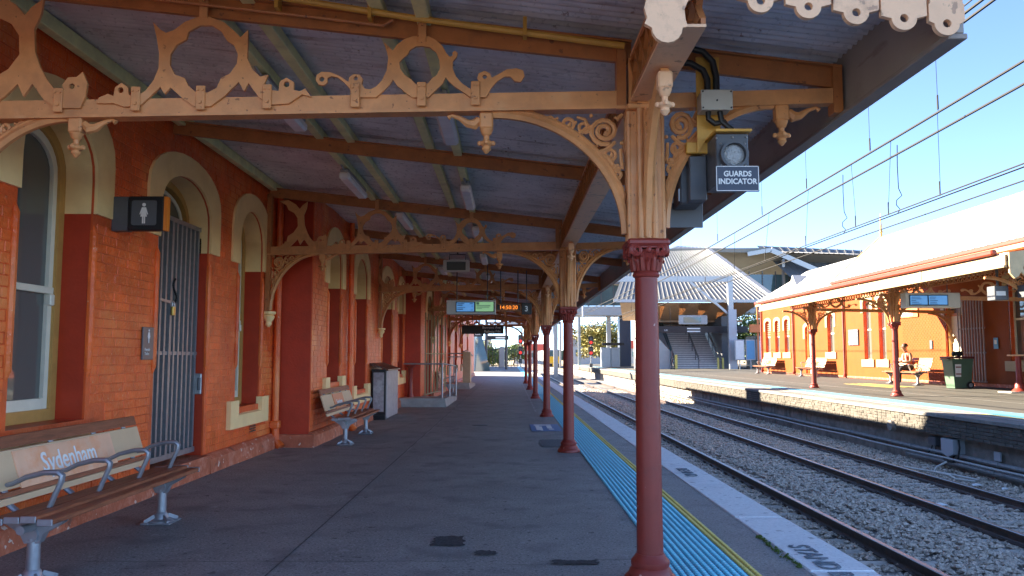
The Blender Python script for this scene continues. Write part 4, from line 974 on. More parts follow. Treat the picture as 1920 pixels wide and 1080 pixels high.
# conduits along the first top chord
b = MB(); b.tube([(-3.6,5.02,ztop(-3.6)+.20),(-2,5.0,ztop(-2)+.165),(-.6,5.0,ztop(-.6)+.10),(.74,5.0,ztop(.74)+.07)], .022, 8)
for x in (-2.6,-1.5,-.9,.1): b.box(x-.012,x+.012,4.97,5.06,ztop(x)+.06,ztop(x)+.18)
top('conduit', b, M_yplate, 'ochre painted conduit clipped along the top chord of the nearest frame', 'conduit', smooth=True)
b = MB(); b.tube([(-3.6,5.04,ztop(-3.6)+.06),(-1.2,5.04,ztop(-1.2)+.05),(-.82,5.04,ztop(-.82)+.045),(-.76,5.04,ztop(-.76)+.09)], .012, 8)
top('conduit', b, M_brown, 'thin brown conduit under the ochre one on the nearest frame', 'conduit', smooth=True)
# ================================================================== NEAR PLATFORM OBJECTS
# barred security gate in the first doorway
G = thing('security_gate', 'grey steel barred gate with padlock closing the arched doorway', 'gate', (-3.82,9.06,.25))
gx, g0, g1, gz0, gz1 = -3.80, 8.40, 9.82, .27, 2.97
b = MB(); b.box(gx-.02,gx+.02,g0,g1,gz0,gz0+.06); obj('bottom_rail', b, M_steelbar, G)
b = MB(); b.box(gx-.02,gx+.02,g0,g1,gz1-.05,gz1); obj('top_rail', b, M_steelbar, G)
b = MB(); b.box(gx-.013,gx+.013,g0,g1,1.42,1.46); obj('middle_rail', b, M_steelbar, G)
nb = 12
for i in range(nb):
    y = g0+.02+(g1-g0-.04)*i/(nb-1); r = .027 if i in (0,4,11) else .021
    b = MB(); b.box(gx-r, gx+r, y-r, y+r, gz0+.061, gz1-.051); obj('bar', b, M_steelbar, G)
b = MB(); b.bar((gx+.03,8.62,2.02),(gx+.03,9.0,2.0),.012,.03); obj('bolt', b, M_galv, G)
b = MB(); b.bbox(gx+.03,gx+.06,8.90,8.97,1.86,1.96,.006); pl = obj('padlock', b, mat('brass',(0.55,0.38,0.10),.35,.1,8,metal=.7), G)
b = MB(); b.tube([(gx+.045,8.91,1.95),(gx+.045,8.91,2.0),(gx+.045,8.935,2.02),(gx+.045,8.96,2.0),(gx+.045,8.96,1.95)], .008, 6); obj('shackle', b, M_galv, pl, smooth=True)
b = MB()
for k in range(16): b.ball((gx+.034, 8.99+.05*math.sin(k*.42), 2.0+.018*k), .013, 6, 4, (1,.7,1.2))
obj('chain', b, M_conduit, G)
b = MB(); b.bbox(XA-.16,XA-.03,9.70,9.735,.95,1.2,.01); lk = obj('lock_box', b, M_galv, G)
b = MB(); b.tube([(XA-.05,9.69,1.0),(XA-.05,9.69,1.15)], .02, 8); obj('hinge_pin', b, M_dgrey, lk)
b = MB(); b.bbox(gx-.05,gx+.03,9.74,9.80,2.65,2.85,.008); obj('hinge', b, M_dgrey, G)
# projecting toilet sign
T = thing('toilet_sign', 'black box sign with white female figure and orange edge projecting from wall', 'sign', (-3.55,7.5,2.7))
y0 = 7.42; yf = 7.30
b = MB(); b.bbox(-3.665,-3.515,yf,7.40,2.555,2.875,.006); obj('wall_arm', b, M_dgrey, T)
b = MB(); b.bbox(-3.512,-3.185,yf-.015,7.36,2.555,2.875,.008); obj('sign_box', b, M_black, T)
b = MB()
for k in range(3): b.bbox(-3.183+.011*k,-3.174+.011*k,yf-.014+.004*k,7.358,2.556,2.874,.003)
obj('orange_edge', b, M_orange2, T)
def rrect(x0,x1,z0,z1,r,n=5):
    P = []
    for cx, cz, a0 in ((x1-r,z1-r,0),(x0+r,z1-r,90),(x0+r,z0+r,180),(x1-r,z0+r,270)):
        P += [(cx+r*math.cos(R(a0+90*i/n)), cz+r*math.sin(R(a0+90*i/n))) for i in range(n+1)]
    return P
b = MB(); b.plate(rrect(-3.475,-3.245,2.605,2.835,.02), [], .004, XZ(yf-.018)); pn = obj('grey_tile', b, M_sgrey, T)
def female(s, cx, cz):
    body = [(-.016,.045),(.016,.045),(.034,-.01),(.028,-.014),(.016,.018),(.026,-.030),(.012,-.030),(.012,-.085),(.002,-.085),(.002,-.030),(-.002,-.030),(-.002,-.085),(-.012,-.085),(-.012,-.030),(-.026,-.030),(-.016,.018),(-.028,-.014),(-.034,-.01)]
    return [(cx+u*s, cz+v*s) for u, v in body], [(cx+.0145*s*math.cos(2*math.pi*i/12), cz+(.066+.0145*math.sin(2*math.pi*i/12))*s) for i in range(12)]
bd, hd = female(1.15, -3.36, 2.718)
b = MB(); b.plate(bd, [], .003, XZ(yf-.0225)); b.plate(hd, [], .003, XZ(yf-.0225)); obj('female_figure', b, M_white, pn)
# wall plaque by the gate
T = thing('wall_plaque', 'small grey plaque with white figure and braille on the wall beside the gate', 'sign', (XA+.02,8.12,1.7))
b = MB(); b.bbox(XA+.008,XA+.026,8.01,8.25,1.37,1.70,.004); obj('plaque_face', b, M_sgrey, T)
bd, hd = female(.85, 8.13, 1.61); f = lambda u,v,w: (XA+.029+w, u, v)
b = MB(); b.plate(bd, [], .003, f); b.plate(hd, [], .003, f); obj('female_figure', b, M_white, T)
text_mesh('Female\nToilet', .042, frame_mat((XA+.0275,8.05,1.46),(0,1,0),(0,0,1)), M_white, 'lettering', T)

# benches ---------------------------------------------------------------
def make_bench(label, signtext, tsize, signm, sign_w, group='silver framed timber benches'):
    """seat runs along +y from 0 to 2.28, back towards -x; front edge x = 0.0"""
    t = thing('bench', label, 'bench', (0,0,0), group)
    L = 2.28
    for k, (x, dz, w) in enumerate(((-.03,-.018,.09),(-.13,0,.09),(-.23,-.004,.09),(-.33,-.014,.09))):
        b = MB(); b.bbox(x-w/2, x+w/2, 0, L, .425+dz-.016, .425+dz+.016, .006, Matrix.Rotation(0,4,'Y')); s = obj('seat_slat', b, M_timber, t)
        for yy in (-.004, L+.004):
            c = MB(); c.bbox(x-w/2-.002, x+w/2+.002, yy-.006, yy+.006, .425+dz-.022, .425+dz+.02, .004); obj('end_cap', c, M_silver, s)
    lean = lambda z: -.44 - (z-.45)*.33
    def back(z0, z1, m, nm, y0=0, y1=L, th=.02, off=0):
        b = MB(); vs = []
        for z, dx in ((z0,0),(z1,0),(z1,-th),(z0,-th)):
            for y in (y0,y1): vs.append((lean(z)+dx+off, y, z))
        b.add(vs, [(0,1,3,2),(2,3,5,4),(4,5,7,6),(6,7,1,0),(0,2,4,6),(1,7,5,3)]); return obj(nm, b, m, t)
    back(.80,.875,M_timber,'top_slat'); back(.545,.785,M_panel,'back_panel'); back(.50,.53,M_timber,'lower_slat'); back(.455,.495,M_panel,'lower_panel')
    s0, s1 = (L-sign_w)/2-.02, (L+sign_w)/2-.02
    sp = back(.535,.775,signm,'name_board',s0,s1,.008,.009)
    M = frame_mat((lean(.600)+.011, (s0+s1)/2, .600), (0,1,0), (-.33,0,1))
    text_mesh(signtext, tsize, M, M_white, 'lettering', sp, align='CENTER', bold=.002, sx=.9)
    for yy in (.34, .96, 1.58, 2.16):
        b = MB(); b.tube([(-.20,yy,.43),(-.165,yy,.52),(-.13,yy,.60),(-.125,yy,.635),(-.15,yy,.655),(-.24,yy,.655),(-.36,yy,.625),(-.44,yy,.585),(-.50,yy,.57)], [.017,.017,.018,.019,.02,.018,.017,.016,.015], 8, flat=1.35, fdir=(0,1,0)); obj('armrest', b, M_silver, t, smooth=True)
    for yy in (.34, 1.0, 1.6, 2.1):
        b = MB(); b.tube([(-.30,yy,.40),(-.40,yy,.405),(-.46,yy,.45),(lean(.62)-.035,yy,.62),(lean(.84)-.035,yy,.84)], .018, 8, flat=1.4, fdir=(0,1,0)); obj('back_bracket', b, M_silver, t, smooth=True)
    b = MB(); b.tube([(-.19,.02,.355),(-.19,L-.02,.355)], .028, 8); obj('beam', b, M_silver, t, smooth=True)
    for yy in (.18, 2.02):
        b = MB(); b.add([(x, yy+s*.03, z) for s in (-1,1) for x, z in ((-.38,.405),(.0,.385),(-.02,.365),(-.12,.31),(-.15,.25),(-.24,.25),(-.27,.31),(-.37,.375))], [tuple(range(8)), tuple(range(15,7,-1))] + [(i,(i+1)%8,8+(i+1)%8,8+i) for i in range(8)])
        hd = obj('cradle', b, M_silver, t)
        b = MB(); b.tube([(-.195,yy-.045,.30),(-.195,yy+.045,.30)], .045, 14); obj('boss', b, M_silver, hd, smooth=True)
        b = MB(); b.lathe([(.10,0),(.10,.02),(.06,.035),(.052,.075),(.040,.09),(.038,.26),(.048,.265),(.048,.28)], (-.195,yy,0), 16)
        for sx, sy in ((-1,-1),(-1,1),(1,-1),(1,1)):
            b.bbox(-.195+sx*.09-.035, -.195+sx*.09+.035, yy+sy*.09-.035, yy+sy*.09+.035, .001, .018, .006); b.tube([(-.195+sx*.095,yy+sy*.095,.018),(-.195+sx*.095,yy+sy*.095,.035)], .012, 6)
            b.bar((-.195+sx*.04,yy+sy*.04,.06),(-.195+sx*.10,yy+sy*.10,.022),.012,.03)
        b.bbox(-.195-.115,-.195+.115,yy-.115,yy+.115,.0,.012,.004)
        obj('leg', b, M_silver, t, smooth=True)
    return t
M_nameA = mat('sunset_print', (0.85,0.47,0.28), .35, .12, 2.0, stain=(0.85,0.25,0.07), stain_amt=.9, stain_scale=1.7)
bn = make_bench('long timber slat bench with silver armrests and a Sydenham name board, front left', 'Sydenham', .20, M_nameA, 1.30)
bn.location = (-2.76, 4.92, 0)
bn2 = make_bench('timber slat bench with orange Sydenham name board beside the grey information stand', 'Sydenham', .12, M_orange, .78)
bn2.location = (-2.43, 12.78, 0)

# guards indicator assembly
GI = thing('guards_indicator', 'grey lamp box with round white lens and GUARDS INDICATOR plate facing the camera', 'indicator', (1.37,4.95,2.6))
b = MB(); b.bbox(1.275,1.475,4.84,5.12,2.46,2.775,.006); obj('lamp_box', b, M_dgrey, GI)
b = MB(); b.bbox(1.262,1.49,4.80,5.14,2.778,2.796,.004); obj('cap', b, M_yplate, GI)
b = MB(); b.lathe([(.086,4.842),(.086,4.79),(.07,4.79),(.07,4.842)], (1.378,0,2.635), 24, axis=1, caps=False); ho = obj('hood_ring', b, M_dgrey, GI, smooth=True)
b = MB(); b.lathe([(.069,4.83),(.055,4.816),(.03,4.808),(.002,4.806)], (1.378,0,2.635), 24, axis=1); obj('lens', b, M_lens, ho, smooth=True)
b = MB()
for dx, dz in ((-.075,.075),(.075,.075),(-.075,-.062),(.075,-.062),(-.10,.11),(.085,.115),(0,.115)): b.ball((1.378+dx,4.836,2.635+dz), .008, 6, 4)
obj('bolts', b, M_galv, ho); bpy.data.objects['bolts']['kind'] = 'stuff'
b = MB(); b.bbox(1.255,1.52,4.785,4.797,2.40,2.56,.003); pn = obj('name_plate', b, M_navy, GI)
b = MB()
for (x0,x1,z0,z1) in ((1.258,1.517,2.553,2.557),(1.258,1.517,2.403,2.407),(1.258,1.262,2.403,2.557),(1.513,1.517,2.403,2.557)): b.box(x0,x1,4.782,4.786,z0,z1)
obj('border', b, M_white, pn)
text_mesh('GUARDS\nINDICATOR', .047, frame_mat((1.388,4.784,2.494),(1,0,0),(0,0,1)), M_white, 'lettering', pn, align='CENTER', bold=.0012, sx=.92)
GB = thing('guards_indicator', 'grey indicator box turned away from the camera behind the GUARDS INDICATOR plate', 'indicator', (1.2,5.2,2.5))
b = MB(); b.bbox(1.12,1.27,5.16,5.40,2.40,2.70,.008); b.bbox(1.16,1.27,5.06,5.158,2.40,2.69,.006); obj('lamp_box', b, M_dgrey, GB)
b = MB(); b.bbox(1.085,1.325,5.41,5.425,2.28,2.45,.003); obj('name_plate_back', b, M_sgrey, GB)
b = MB(); b.bbox(1.14,1.32,5.05,5.40,2.705,2.78,.006); obj('mounting_cap', b, M_yplate, GB)
for z in (2.46,2.62):
    b = MB(); b.box(1.112,1.119,5.18,5.22,z-.04,z+.04); obj('hinge', b, M_galv, GB)
PL = thing('mounting_plate', 'ochre mounting plate fixed to the canopy tie carrying conduits and junction box', 'bracket', (1.28,4.98,3.0))
b = MB(); b.plate([(1.205,3.33),(1.355,3.33),(1.355,2.85),(1.46,2.80),(1.27,2.80),(1.205,2.70)], [], .012, XZ(5.03)); obj('plate', b, M_yplate, PL)
b = MB(); b.bar((1.28,5.04,3.26),(1.28,5.04,2.84),.10,.03,(0,1,0)); obj('backing_strip', b, M_yplate, PL)
JB = thing('junction_box', 'pale grey junction box between black conduits above the guards indicator', 'junction box', (1.3,4.95,3.0))
b = MB(); b.bbox(1.205,1.395,4.90,5.02,2.945,3.065,.006); obj('box_body', b, M_jbox, JB)
b = MB(); b.bbox(1.200,1.400,4.885,4.899,2.94,3.07,.004); lid = obj('box_lid', b, M_jbox, JB)
b = MB()
for x in (1.212,1.388):
    for z in (2.953,3.057): b.tube([(x,4.886,z),(x,4.880,z)], .006, 6)
b.tube([(1.3,4.886,3.0),(1.3,4.878,3.0)], .006, 6); obj('screws', b, M_black, lid); bpy.data.objects['screws']['kind'] = 'stuff'
b = MB(); b.tube([(1.32,4.97,3.066),(1.32,4.97,3.18),(1.30,4.97,3.28),(1.24,4.97,3.345),(1.15,4.98,3.375),(1.05,4.99,3.37),(.96,5.0,3.35)], .021, 10); top('conduit', b, M_conduit, 'outer black flexible conduit arching from junction box to the column head', 'conduit', smooth=True)
b = MB(); b.tube([(1.26,4.96,3.066),(1.26,4.96,3.16),(1.235,4.96,3.22),(1.16,4.97,3.27),(1.05,4.99,3.29),(.97,5.0,3.29)], .021, 10); top('conduit', b, M_conduit, 'inner black flexible conduit arching from junction box to the column head', 'conduit', smooth=True)
b = MB(); b.tube([(1.26,4.95,2.945),(1.26,4.95,2.90),(1.30,4.95,2.87),(1.36,4.95,2.88),(1.385,4.95,2.84),(1.385,4.95,2.80)], .018, 10); b.tube([(1.33,4.94,2.945),(1.34,4.94,2.88),(1.40,4.94,2.83),(1.42,4.94,2.797)], .018, 10)
top('conduit', b, M_conduit, 'pair of short black conduits dropping from junction box into lamp box', 'conduit', smooth=True)

# hanging displays and signs
def hang(t, xs, y, z0, z1):
    for x in xs:
        b = MB(); b.tube([(x,y,z0),(x,y,z1)], .014, 6); obj('hanger', b, M_dgrey, t)
D = thing('departure_screen', 'wide pale casing with blue and green departure screens hanging over the platform', 'screen', (-.85,18.2,2.5))
b = MB(); b.bbox(-1.43,-.31,18.12,18.40,2.36,2.685,.012); cs = obj('casing', b, mat('pale_casing',(0.50,0.47,0.43),.45,.05,5), D)
b = MB(); b.box(-1.215,-.335,18.112,18.119,2.405,2.645); bz = obj('bezel', b, M_black, D)
b = MB(); b.box(-1.195,-.80,18.105,18.110,2.425,2.625); sb = obj('blue_screen', b, M_scrB, D)
b = MB(); b.box(-.765,-.36,18.105,18.110,2.425,2.640); sgn = obj('green_screen', b, M_scrG, D)
M_ink = mat('screen_ink', (0.01,0.03,0.08), .5, 0)
b = MB()
for (x0,x1,z,h) in ((-1.18,-1.02,2.60,.016),(-.90,-.82,2.60,.016),(-1.18,-1.06,2.565,.022),(-.86,-.82,2.545,.012),(-1.18,-1.0,2.515,.012),(-1.18,-1.05,2.475,.022),(-.88,-.82,2.455,.012)): b.box(x0,x1,18.1005,18.104,z-h/2,z+h/2)
obj('text_lines', b, M_ink, sb); 
b = MB()
for (x0,x1,z,h) in ((-.745,-.685,2.605,.05),(-.745,-.43,2.55,.016),(-.745,-.46,2.515,.008),(-.745,-.62,2.49,.008)): b.box(x0,x1,18.1005,18.104,z-h/2,z+h/2)
obj('text_lines', b, M_ink, sgn)
text_mesh('1', .055, frame_mat((-.725,18.1,2.588),(1,0,0),(0,0,1)), M_scrG, 'lettering', sgn)
hang(D, (-1.2,-.5), 18.26, 2.685, 3.6)
LD = thing('clock_display', 'narrow dark sign with orange LED digits beside the number three sign', 'display', (-.06,18.6,2.5))
b = MB(); b.bbox(-.30,.265,18.45,18.62,2.455,2.62,.006); obj('casing', b, M_brown, LD)
b = MB(); b.box(-.285,.25,18.442,18.449,2.475,2.60); fc = obj('led_face', b, M_black, LD)
text_mesh('14:50:20', .125, frame_mat((-.018,18.44,2.495),(1,0,0),(0,0,1)), M_led, 'led_digits', fc, align='CENTER', bold=.0)
hang(LD, (-.2,.2), 18.53, 2.62, 3.4)
N3 = thing('platform_number_sign', 'black square sign with white numeral 3 next to the orange clock display', 'sign', (.4,18.7,2.5))
b = MB(); b.bbox(.285,.52,18.45,18.62,2.38,2.64,.006); obj('sign_box', b, M_black, N3)
text_mesh('3', .17, frame_mat((.395,18.447,2.45),(1,0,0),(0,0,1)), M_white, 'lettering', N3, align='CENTER', bold=.003)
hang(N3, (.4,), 18.53, 2.64, 3.4)
MO = thing('hanging_monitor', 'small monitor in white housing hung below the second canopy frame', 'monitor', (-1.0,14.9,3.1))
b = MB()
P = rrect(-1.235,-.745,2.985,3.205,.03); Q = rrect(-1.175,-.815,3.01,3.175,.01)
b.plate(P, [Q], .12, XZ(14.9)); obj('housing', b, mat('white_housing',(0.55,0.53,0.50),.5,.05,5), MO)
b = MB(); b.plate(Q, [], .02, XZ(14.93)); obj('screen', b, mat('dark_screen',(0.10,0.11,0.10),.2,.1,2), MO)
b = MB(); b.tube([(-1.12,14.9,3.2),(-1.12,14.9,3.31),(-.82,14.9,3.31),(-.82,14.9,3.2)], .012, 6); b.tube([(-.97,14.9,3.31),(-.97,14.9,3.58)], .016, 6); obj('hanger', b, M_dgrey, MO)
def way_sign(label, x0, x1, y, z0, z1, lines, ts, zh):
    t = thing('wayfinding_sign', label, 'sign', ((x0+x1)/2, y, z0))
    b = MB(); b.bbox(x0,x1,y-.06,y+.06,z0,z1,.006); obj('sign_box', b, M_black, t)
    for (s, x, z, al) in lines: text_mesh(s, ts, frame_mat((x,y-.063,z),(1,0,0),(0,0,1)), M_white, 'lettering', t, align=al)
    hang(t, (x0+(x1-x0)*.25, x0+(x1-x0)*.8), y, z1, zh); return t
way_sign('long black hanging sign reading Burrows Ave and Railway Pde', -1.95, -.23, 33.0, 2.34, 2.68, (('Burrows Ave',-.36,2.555,'RIGHT'),('Railway Pde',-.36,2.395,'RIGHT')), .14, 3.5)
w = way_sign('far dark hanging sign with arrow and Lift before the lift tower', -5.0, -2.3, 72, 3.2, 3.75, (('Lift',-2.6,3.35,'RIGHT'),), .36, 5.2)
b = MB(); b.plate([(-4.85,3.47),(-4.65,3.62),(-4.65,3.51),(-4.4,3.51),(-4.4,3.43),(-4.65,3.43),(-4.65,3.32)], [], .01, XZ(71.93)); obj('arrow', b, M_white, w)
for k in range(2):
    b = MB(); b.box(-4.2+.5*k,-3.85+.5*k,71.925,71.935,3.32,3.62); obj('pictogram', b, M_white, w)
w = way_sign('small far dark hanging sign right of the lift tower', -2.1, -.05, 76, 3.0, 3.4, (), .26, 5.0)
b = MB(); b.box(-1.3,-.4,75.93,75.937,3.14,3.26); obj('text_line', b, M_white, w)

# information stand
I = thing('information_stand', 'black framed grey information stand with sloped top by the second bench', 'stand', (-2.95,18.4,0))
b = MB(); b.bbox(-3.08,-2.76,18.00,18.06,.02,1.12,.006); fr_ = obj('front_frame', b, M_black, I)
b = MB(); b.box(-3.035,-2.80,17.985,17.998,.18,1.05); obj('grey_panel', b, mat('scuffed_panel',(0.33,0.30,0.31),.5,.3,8,stain=(0.6,0.58,0.58),stain_amt=.6,stain_scale=5), fr_)
b = MB(); b.bbox(-3.08,-2.76,17.94,18.061,.0,.11,.006); obj('foot', b, M_black, I)
b = MB(); b.bbox(-3.05,-2.745,18.061,19.85,.02,1.08,.006); obj('side_panel', b, mat('grey_laminate',(0.34,0.32,0.33),.5,.2,6), I)
b = MB(); b.add([(-3.14,17.93,1.24),(-2.70,17.93,1.09),(-2.70,17.93,1.12),(-3.14,17.93,1.27),(-3.14,19.9,1.24),(-2.70,19.9,1.09),(-2.70,19.9,1.12),(-3.14,19.9,1.27)], [(0,1,2,3),(4,7,6,5),(0,4,5,1),(1,5,6,2),(2,6,7,3),(3,7,4,0)]); obj('sloped_top', b, mat('brown_top',(0.10,0.05,0.035),.4,.2,6), I)
# ramps with handrails
def ramp(label, y0, x0, x1, h, ln, nrail):
    t = thing('ramp', label, 'ramp', (x1, y0, 0))
    b = MB(); b.add([(x0,y0,-.01),(x1,y0,-.01),(x1+.04,y0+ln,-.01),(x0,y0+ln,-.01),(x0,y0,h),(x1-.05,y0,h),(x1+.0,y0+ln*.45,h*.9),(x1+.04,y0+ln,h*.45),(x0,y0+ln,h*.45),(x0,y0+ln*.45,h*.9)],
        [(0,3,2,1),(0,1,5,4),(1,2,7,6,5),(2,3,8,7),(3,0,4,9,8),(4,5,6,9),(9,6,7,8)]); obj('concrete_kerb', b, M_conc, t)
    return t
rp = ramp('concrete ramp kerb with silver handrail beyond the information stand', 22.6, -3.10, -1.76, .24, 3.8, 3)
b = MB(); b.tube([(-3.0,22.8,1.20),(-1.90,22.8,1.20)], .022, 8); b.tube([(-1.90,22.8,1.20),(-1.84,22.9,1.20),(-1.70,25.2,1.12),(-1.68,26.1,.98)], .022, 8); obj('handrail', b, M_galv, rp, smooth=True)
for (x,y,zz) in ((-1.90,22.82,1.2),(-1.79,24.2,1.14),(-1.70,25.7,1.03)):
    b = MB(); b.tube([(x,y,.15),(x,y,zz)], .026, 8); obj('post', b, M_galv, rp, smooth=True)
rp2 = ramp('farther concrete ramp kerb with beige panelled handrail end', 35.2, -2.62, -1.72, .26, 4.2, 2)
b = MB(); b.bbox(-2.06,-1.72,35.5,36.4,.26,1.62,.01); obj('end_panel', b, mat('beige_board',(0.50,0.36,0.22),.5,.1,6), rp2)
b = MB(); b.tube([(-3.4,35.6,1.55),(-2.06,35.6,1.55)], .025, 8); b.tube([(-3.4,35.6,1.40),(-2.06,35.6,1.40)], .02, 8); b.tube([(-2.45,35.6,.2),(-2.45,35.6,1.55)], .025, 8); b.tube([(-2.08,35.6,1.62),(-1.9,35.6,1.68),(-1.66,36.4,1.45)], .025, 8); obj('handrail', b, M_galv, rp2, smooth=True)
b = MB(); b.lathe([(.14,0),(.14,.06),(.10,.12),(.095,.30),(.075,.34),(.07,1.05),(.09,1.08),(.14,1.12),(.16,1.15)], (-2.9,23.6,0), 14)
top('post_pedestal', b, M_maroon, 'maroon cast iron pedestal standing against the red pier behind the ramp', 'pedestal', smooth=True)
# folded gate and white downpipes at the far doorway
FG = thing('folded_gate', 'tall pale folded lattice gate at the far doorway beyond the first ramp', 'gate', (-2.5,25.2,0))
for k,(x,y) in enumerate(((-2.56,24.5),(-2.54,25.1),(-2.5,25.7),(-2.46,26.3),(-2.40,26.8),(-2.3,27.2),(-2.18,27.3))):
    b = MB(); b.box(x-.022,x+.022,y-.022,y+.022,.22,2.75); obj('bar', b, M_cream, FG)
b = MB(); b.tube([(-2.56,24.5,.25),(-2.46,26.3,.25),(-2.18,27.3,.25)], .02, 6); obj('bottom_rail', b, M_cream, FG)
b = MB(); b.tube([(-2.56,24.5,1.5),(-2.46,26.3,1.5),(-2.18,27.3,1.5)], .02, 6); obj('middle_rail', b, M_cream, FG)
b3 = copy_tree(bn2); b3['label'] = 'far timber bench against the pink wall beyond the first ramp'; b3.location = (-1.95, 28.6, 0)
# ================================================================== OPPOSITE STATION BUILDING
XO = 17.4; ZO = zf(XO)
OB = thing('station_building', 'orange painted station building with white roof on the opposite platform', 'building', (XO,40,ZO))
M_oppw = mat('opposite_orange_paint', (0.24,0.055,0.009), 0.6, 0.08, 1.5, 0.15, 20, spec=0.15, stain=(0.21,0.045,0.008), stain_amt=.4, stain_scale=.8)
OO = [(53.35,54.35,1.62,3.55,3.80,'slit'),(51.55,52.4,1.62,3.5,3.76,'slit'),(49.75,50.6,1.62,3.5,3.76,'slit'),(46.1,47.1,.33,2.9,3.2,'door'),
      (42.85,43.75,1.6,3.45,3.72,'win'),(38.45,39.25,1.22,4.0,4.2,'win'),(36.95,37.65,1.22,4.0,4.2,'win'),(30.85,31.9,.33,3.45,3.7,'door'),(26.3,27.8,1.2,4.0,4.2,'win'),(23,24.2,1.2,4.0,4.2,'win')]
b = MB(); b.plate([(18,ZO-.3),(55.1,ZO-.3),(55.1,5.2),(18,5.2)], [opening(*o[:5]) for o in OO], .03, YZ(XO+.015)); obj('wall', b, M_oppw, OB)
b = MB(); b.box(XO+.03, 23, 55.06, 55.1, ZO-.3, 5.2); b.box(XO+.03, 23, 18, 18.04, ZO-.3, 5.2); obj('end_wall', b, M_oppw, OB)
for o in OO:
    P = opening(*o[:5])
    r = MB()
    for i in range(len(P)):
        p, q = P[i], P[(i+1)%len(P)]; r.add([(XO+.0305,p[0],p[1]),(XO+.0305,q[0],q[1]),(XO+.28,q[0],q[1]),(XO+.28,p[0],p[1])], [(0,1,2,3)])
    obj('reveal', r, M_wall, OB, fix=False)
    tw = .24; zb = o[3]-.45
    t = MB(); t.plate(trim_poly(o[0]-.004,o[1]+.004,tw,zb,o[3],o[4]+.004,.2), [], .03, YZ(XO-.016)); obj('arch_trim', t, M_cream, OB)
    xi = XO+.2
    inn = [(o[0]+.07,o[2]+.08),(o[1]-.07,o[2]+.08)] + arch_pts(o[0]+.07,o[1]-.07,o[3],o[4]-.07)
    if o[5] != 'door':
        b = MB(); b.plate(P, [inn], .06, YZ(xi)); wz = (o[2]+o[4])/2; b.box(xi-.04,xi+.04,o[0]+.07,o[1]-.07,wz-.035,wz+.035); w = obj('window', b, M_frame, OB)
        b = MB(); b.plate(inn, [], .01, YZ(xi+.01)); obj('pane', b, M_glass, w)
        b = MB(); b.add([(XO-.06,o[0]-.26,o[2]-.30),(XO-.06,o[1]+.26,o[2]-.30),(XO-.06,o[1]+.26,o[2]+.05),(XO-.06,o[0]-.26,o[2]+.05),(XO-.001,o[0]-.26,o[2]-.30),(XO-.001,o[1]+.26,o[2]-.30),(XO-.001,o[1]+.26,o[2]+.05),(XO-.001,o[0]-.26,o[2]+.05)], [(0,1,2,3),(4,7,6,5),(0,4,5,1),(1,5,6,2),(2,6,7,3),(3,7,4,0)])
        b.add([(XO-.06,o[0],o[2]-.02),(XO-.06,o[1],o[2]-.02),(XO+.2,o[1],o[2]+.1),(XO+.2,o[0],o[2]+.1)], [(0,1,2,3)]); obj('sill', b, M_cream, w)
        if o[5] == 'slit':
            for k in range(7):
                b = MB(); zz = o[2]+1.1+k*.14; b.box(xi-.07,xi-.03,o[0]+.08,o[1]-.08,zz,zz+.05); obj('louvre', b, M_cream, w)
    else:
        b = MB(); b.plate(P, [inn], .1, YZ(xi-.05)); obj('door_frame', b, M_ochre, OB)
        b = MB(); b.box(xi+.02,xi+.06,o[0]+.07,o[1]-.07,ZO,3.0); d = obj('door', b, M_door, OB)
        b = MB(); b.tube([(xi-.03,o[1]-.2,1.45),(xi-.03,o[1]-.38,1.45)], .03, 6); obj('door_handle', b, M_black, d)
        b = MB(); b.box(xi+.0,xi+.04,o[0]+.07,o[1]-.07,3.0,3.12); obj('transom', b, M_brown, d)
        b = MB(); b.box(xi+.03,xi+.04,o[0]+.07,o[1]-.07,3.12,o[4]-.06); obj('fanlight', b, M_glass, d)
        b = MB(); b.box(XO-.12,XO+.3,o[0]-.6,o[1]+.3,ZO-.2,ZO+.12); obj('door_step', b, M_plinth, OB)
# brick courses show on the shaded end
bks = []
z = ZO+.05; r = 0
while z < 3.3:
    y = 32.2 + (.12 if r % 2 else 0)
    while y < 35.3: bks.append((y,y+.228,z,z+.078)); y += .238
    z += .086; r += 1
b = MB()
for q in bks: b.add(*brick_vf(q[0],q[1],q[2],q[3],XO-.006,XO+.003))
setp(obj('brickwork', b, M_oppw, OB), kind='stuff')
for y in (55.0,48.85,41.45,35.9):
    b = MB(); b.tube([(XO-.08,y,ZO+.1),(XO-.08,y,4.6)], .06, 8); b.box(XO-.15,XO-.01,y-.07,y+.07,ZO+.05,ZO+.2); obj('downpipe', b, M_maroon, OB, smooth=True)
b = MB(); b.box(XO-.03,XO-.001,18,55,ZO-.02,ZO+.12); obj('plinth', b, M_plinth, OB)
# roofs
def ribbed(P0, P1, P2, P3, rib, hgt, m, nm, par):
    """quad P0-P1 (eave) P3-P2 (ridge), standing ribs running eave to ridge"""
    P0,P1,P2,P3 = map(Vector,(P0,P1,P2,P3)); L = (P1-P0).length; n = max(2,int(L/rib)); nn = (P1-P0).cross(P3-P0).normalized()
    if nn.z < 0: nn = -nn
    b = MB(); vs = []
    prof = ((0,0),(.72,0),(.78,1),(.94,1))
    for i in range(n):
        for f, h in prof:
            t = (i+f)/n; vs += [P0.lerp(P1,t)+nn*h*hgt, P3.lerp(P2,t)+nn*h*hgt]
    vs += [P1, P2]; k = len(vs)//2
    b.add(vs, [(2*i,2*i+2,2*i+3,2*i+1) for i in range(k-1)]); return obj(nm, b, m, par, fix=False)
rf = ribbed((16.9,18,5.33),(16.9,41.7,5.33),(19.6,41.7,7.68),(19.6,18,7.68),.40,.014,M_wroof,'roof',OB)
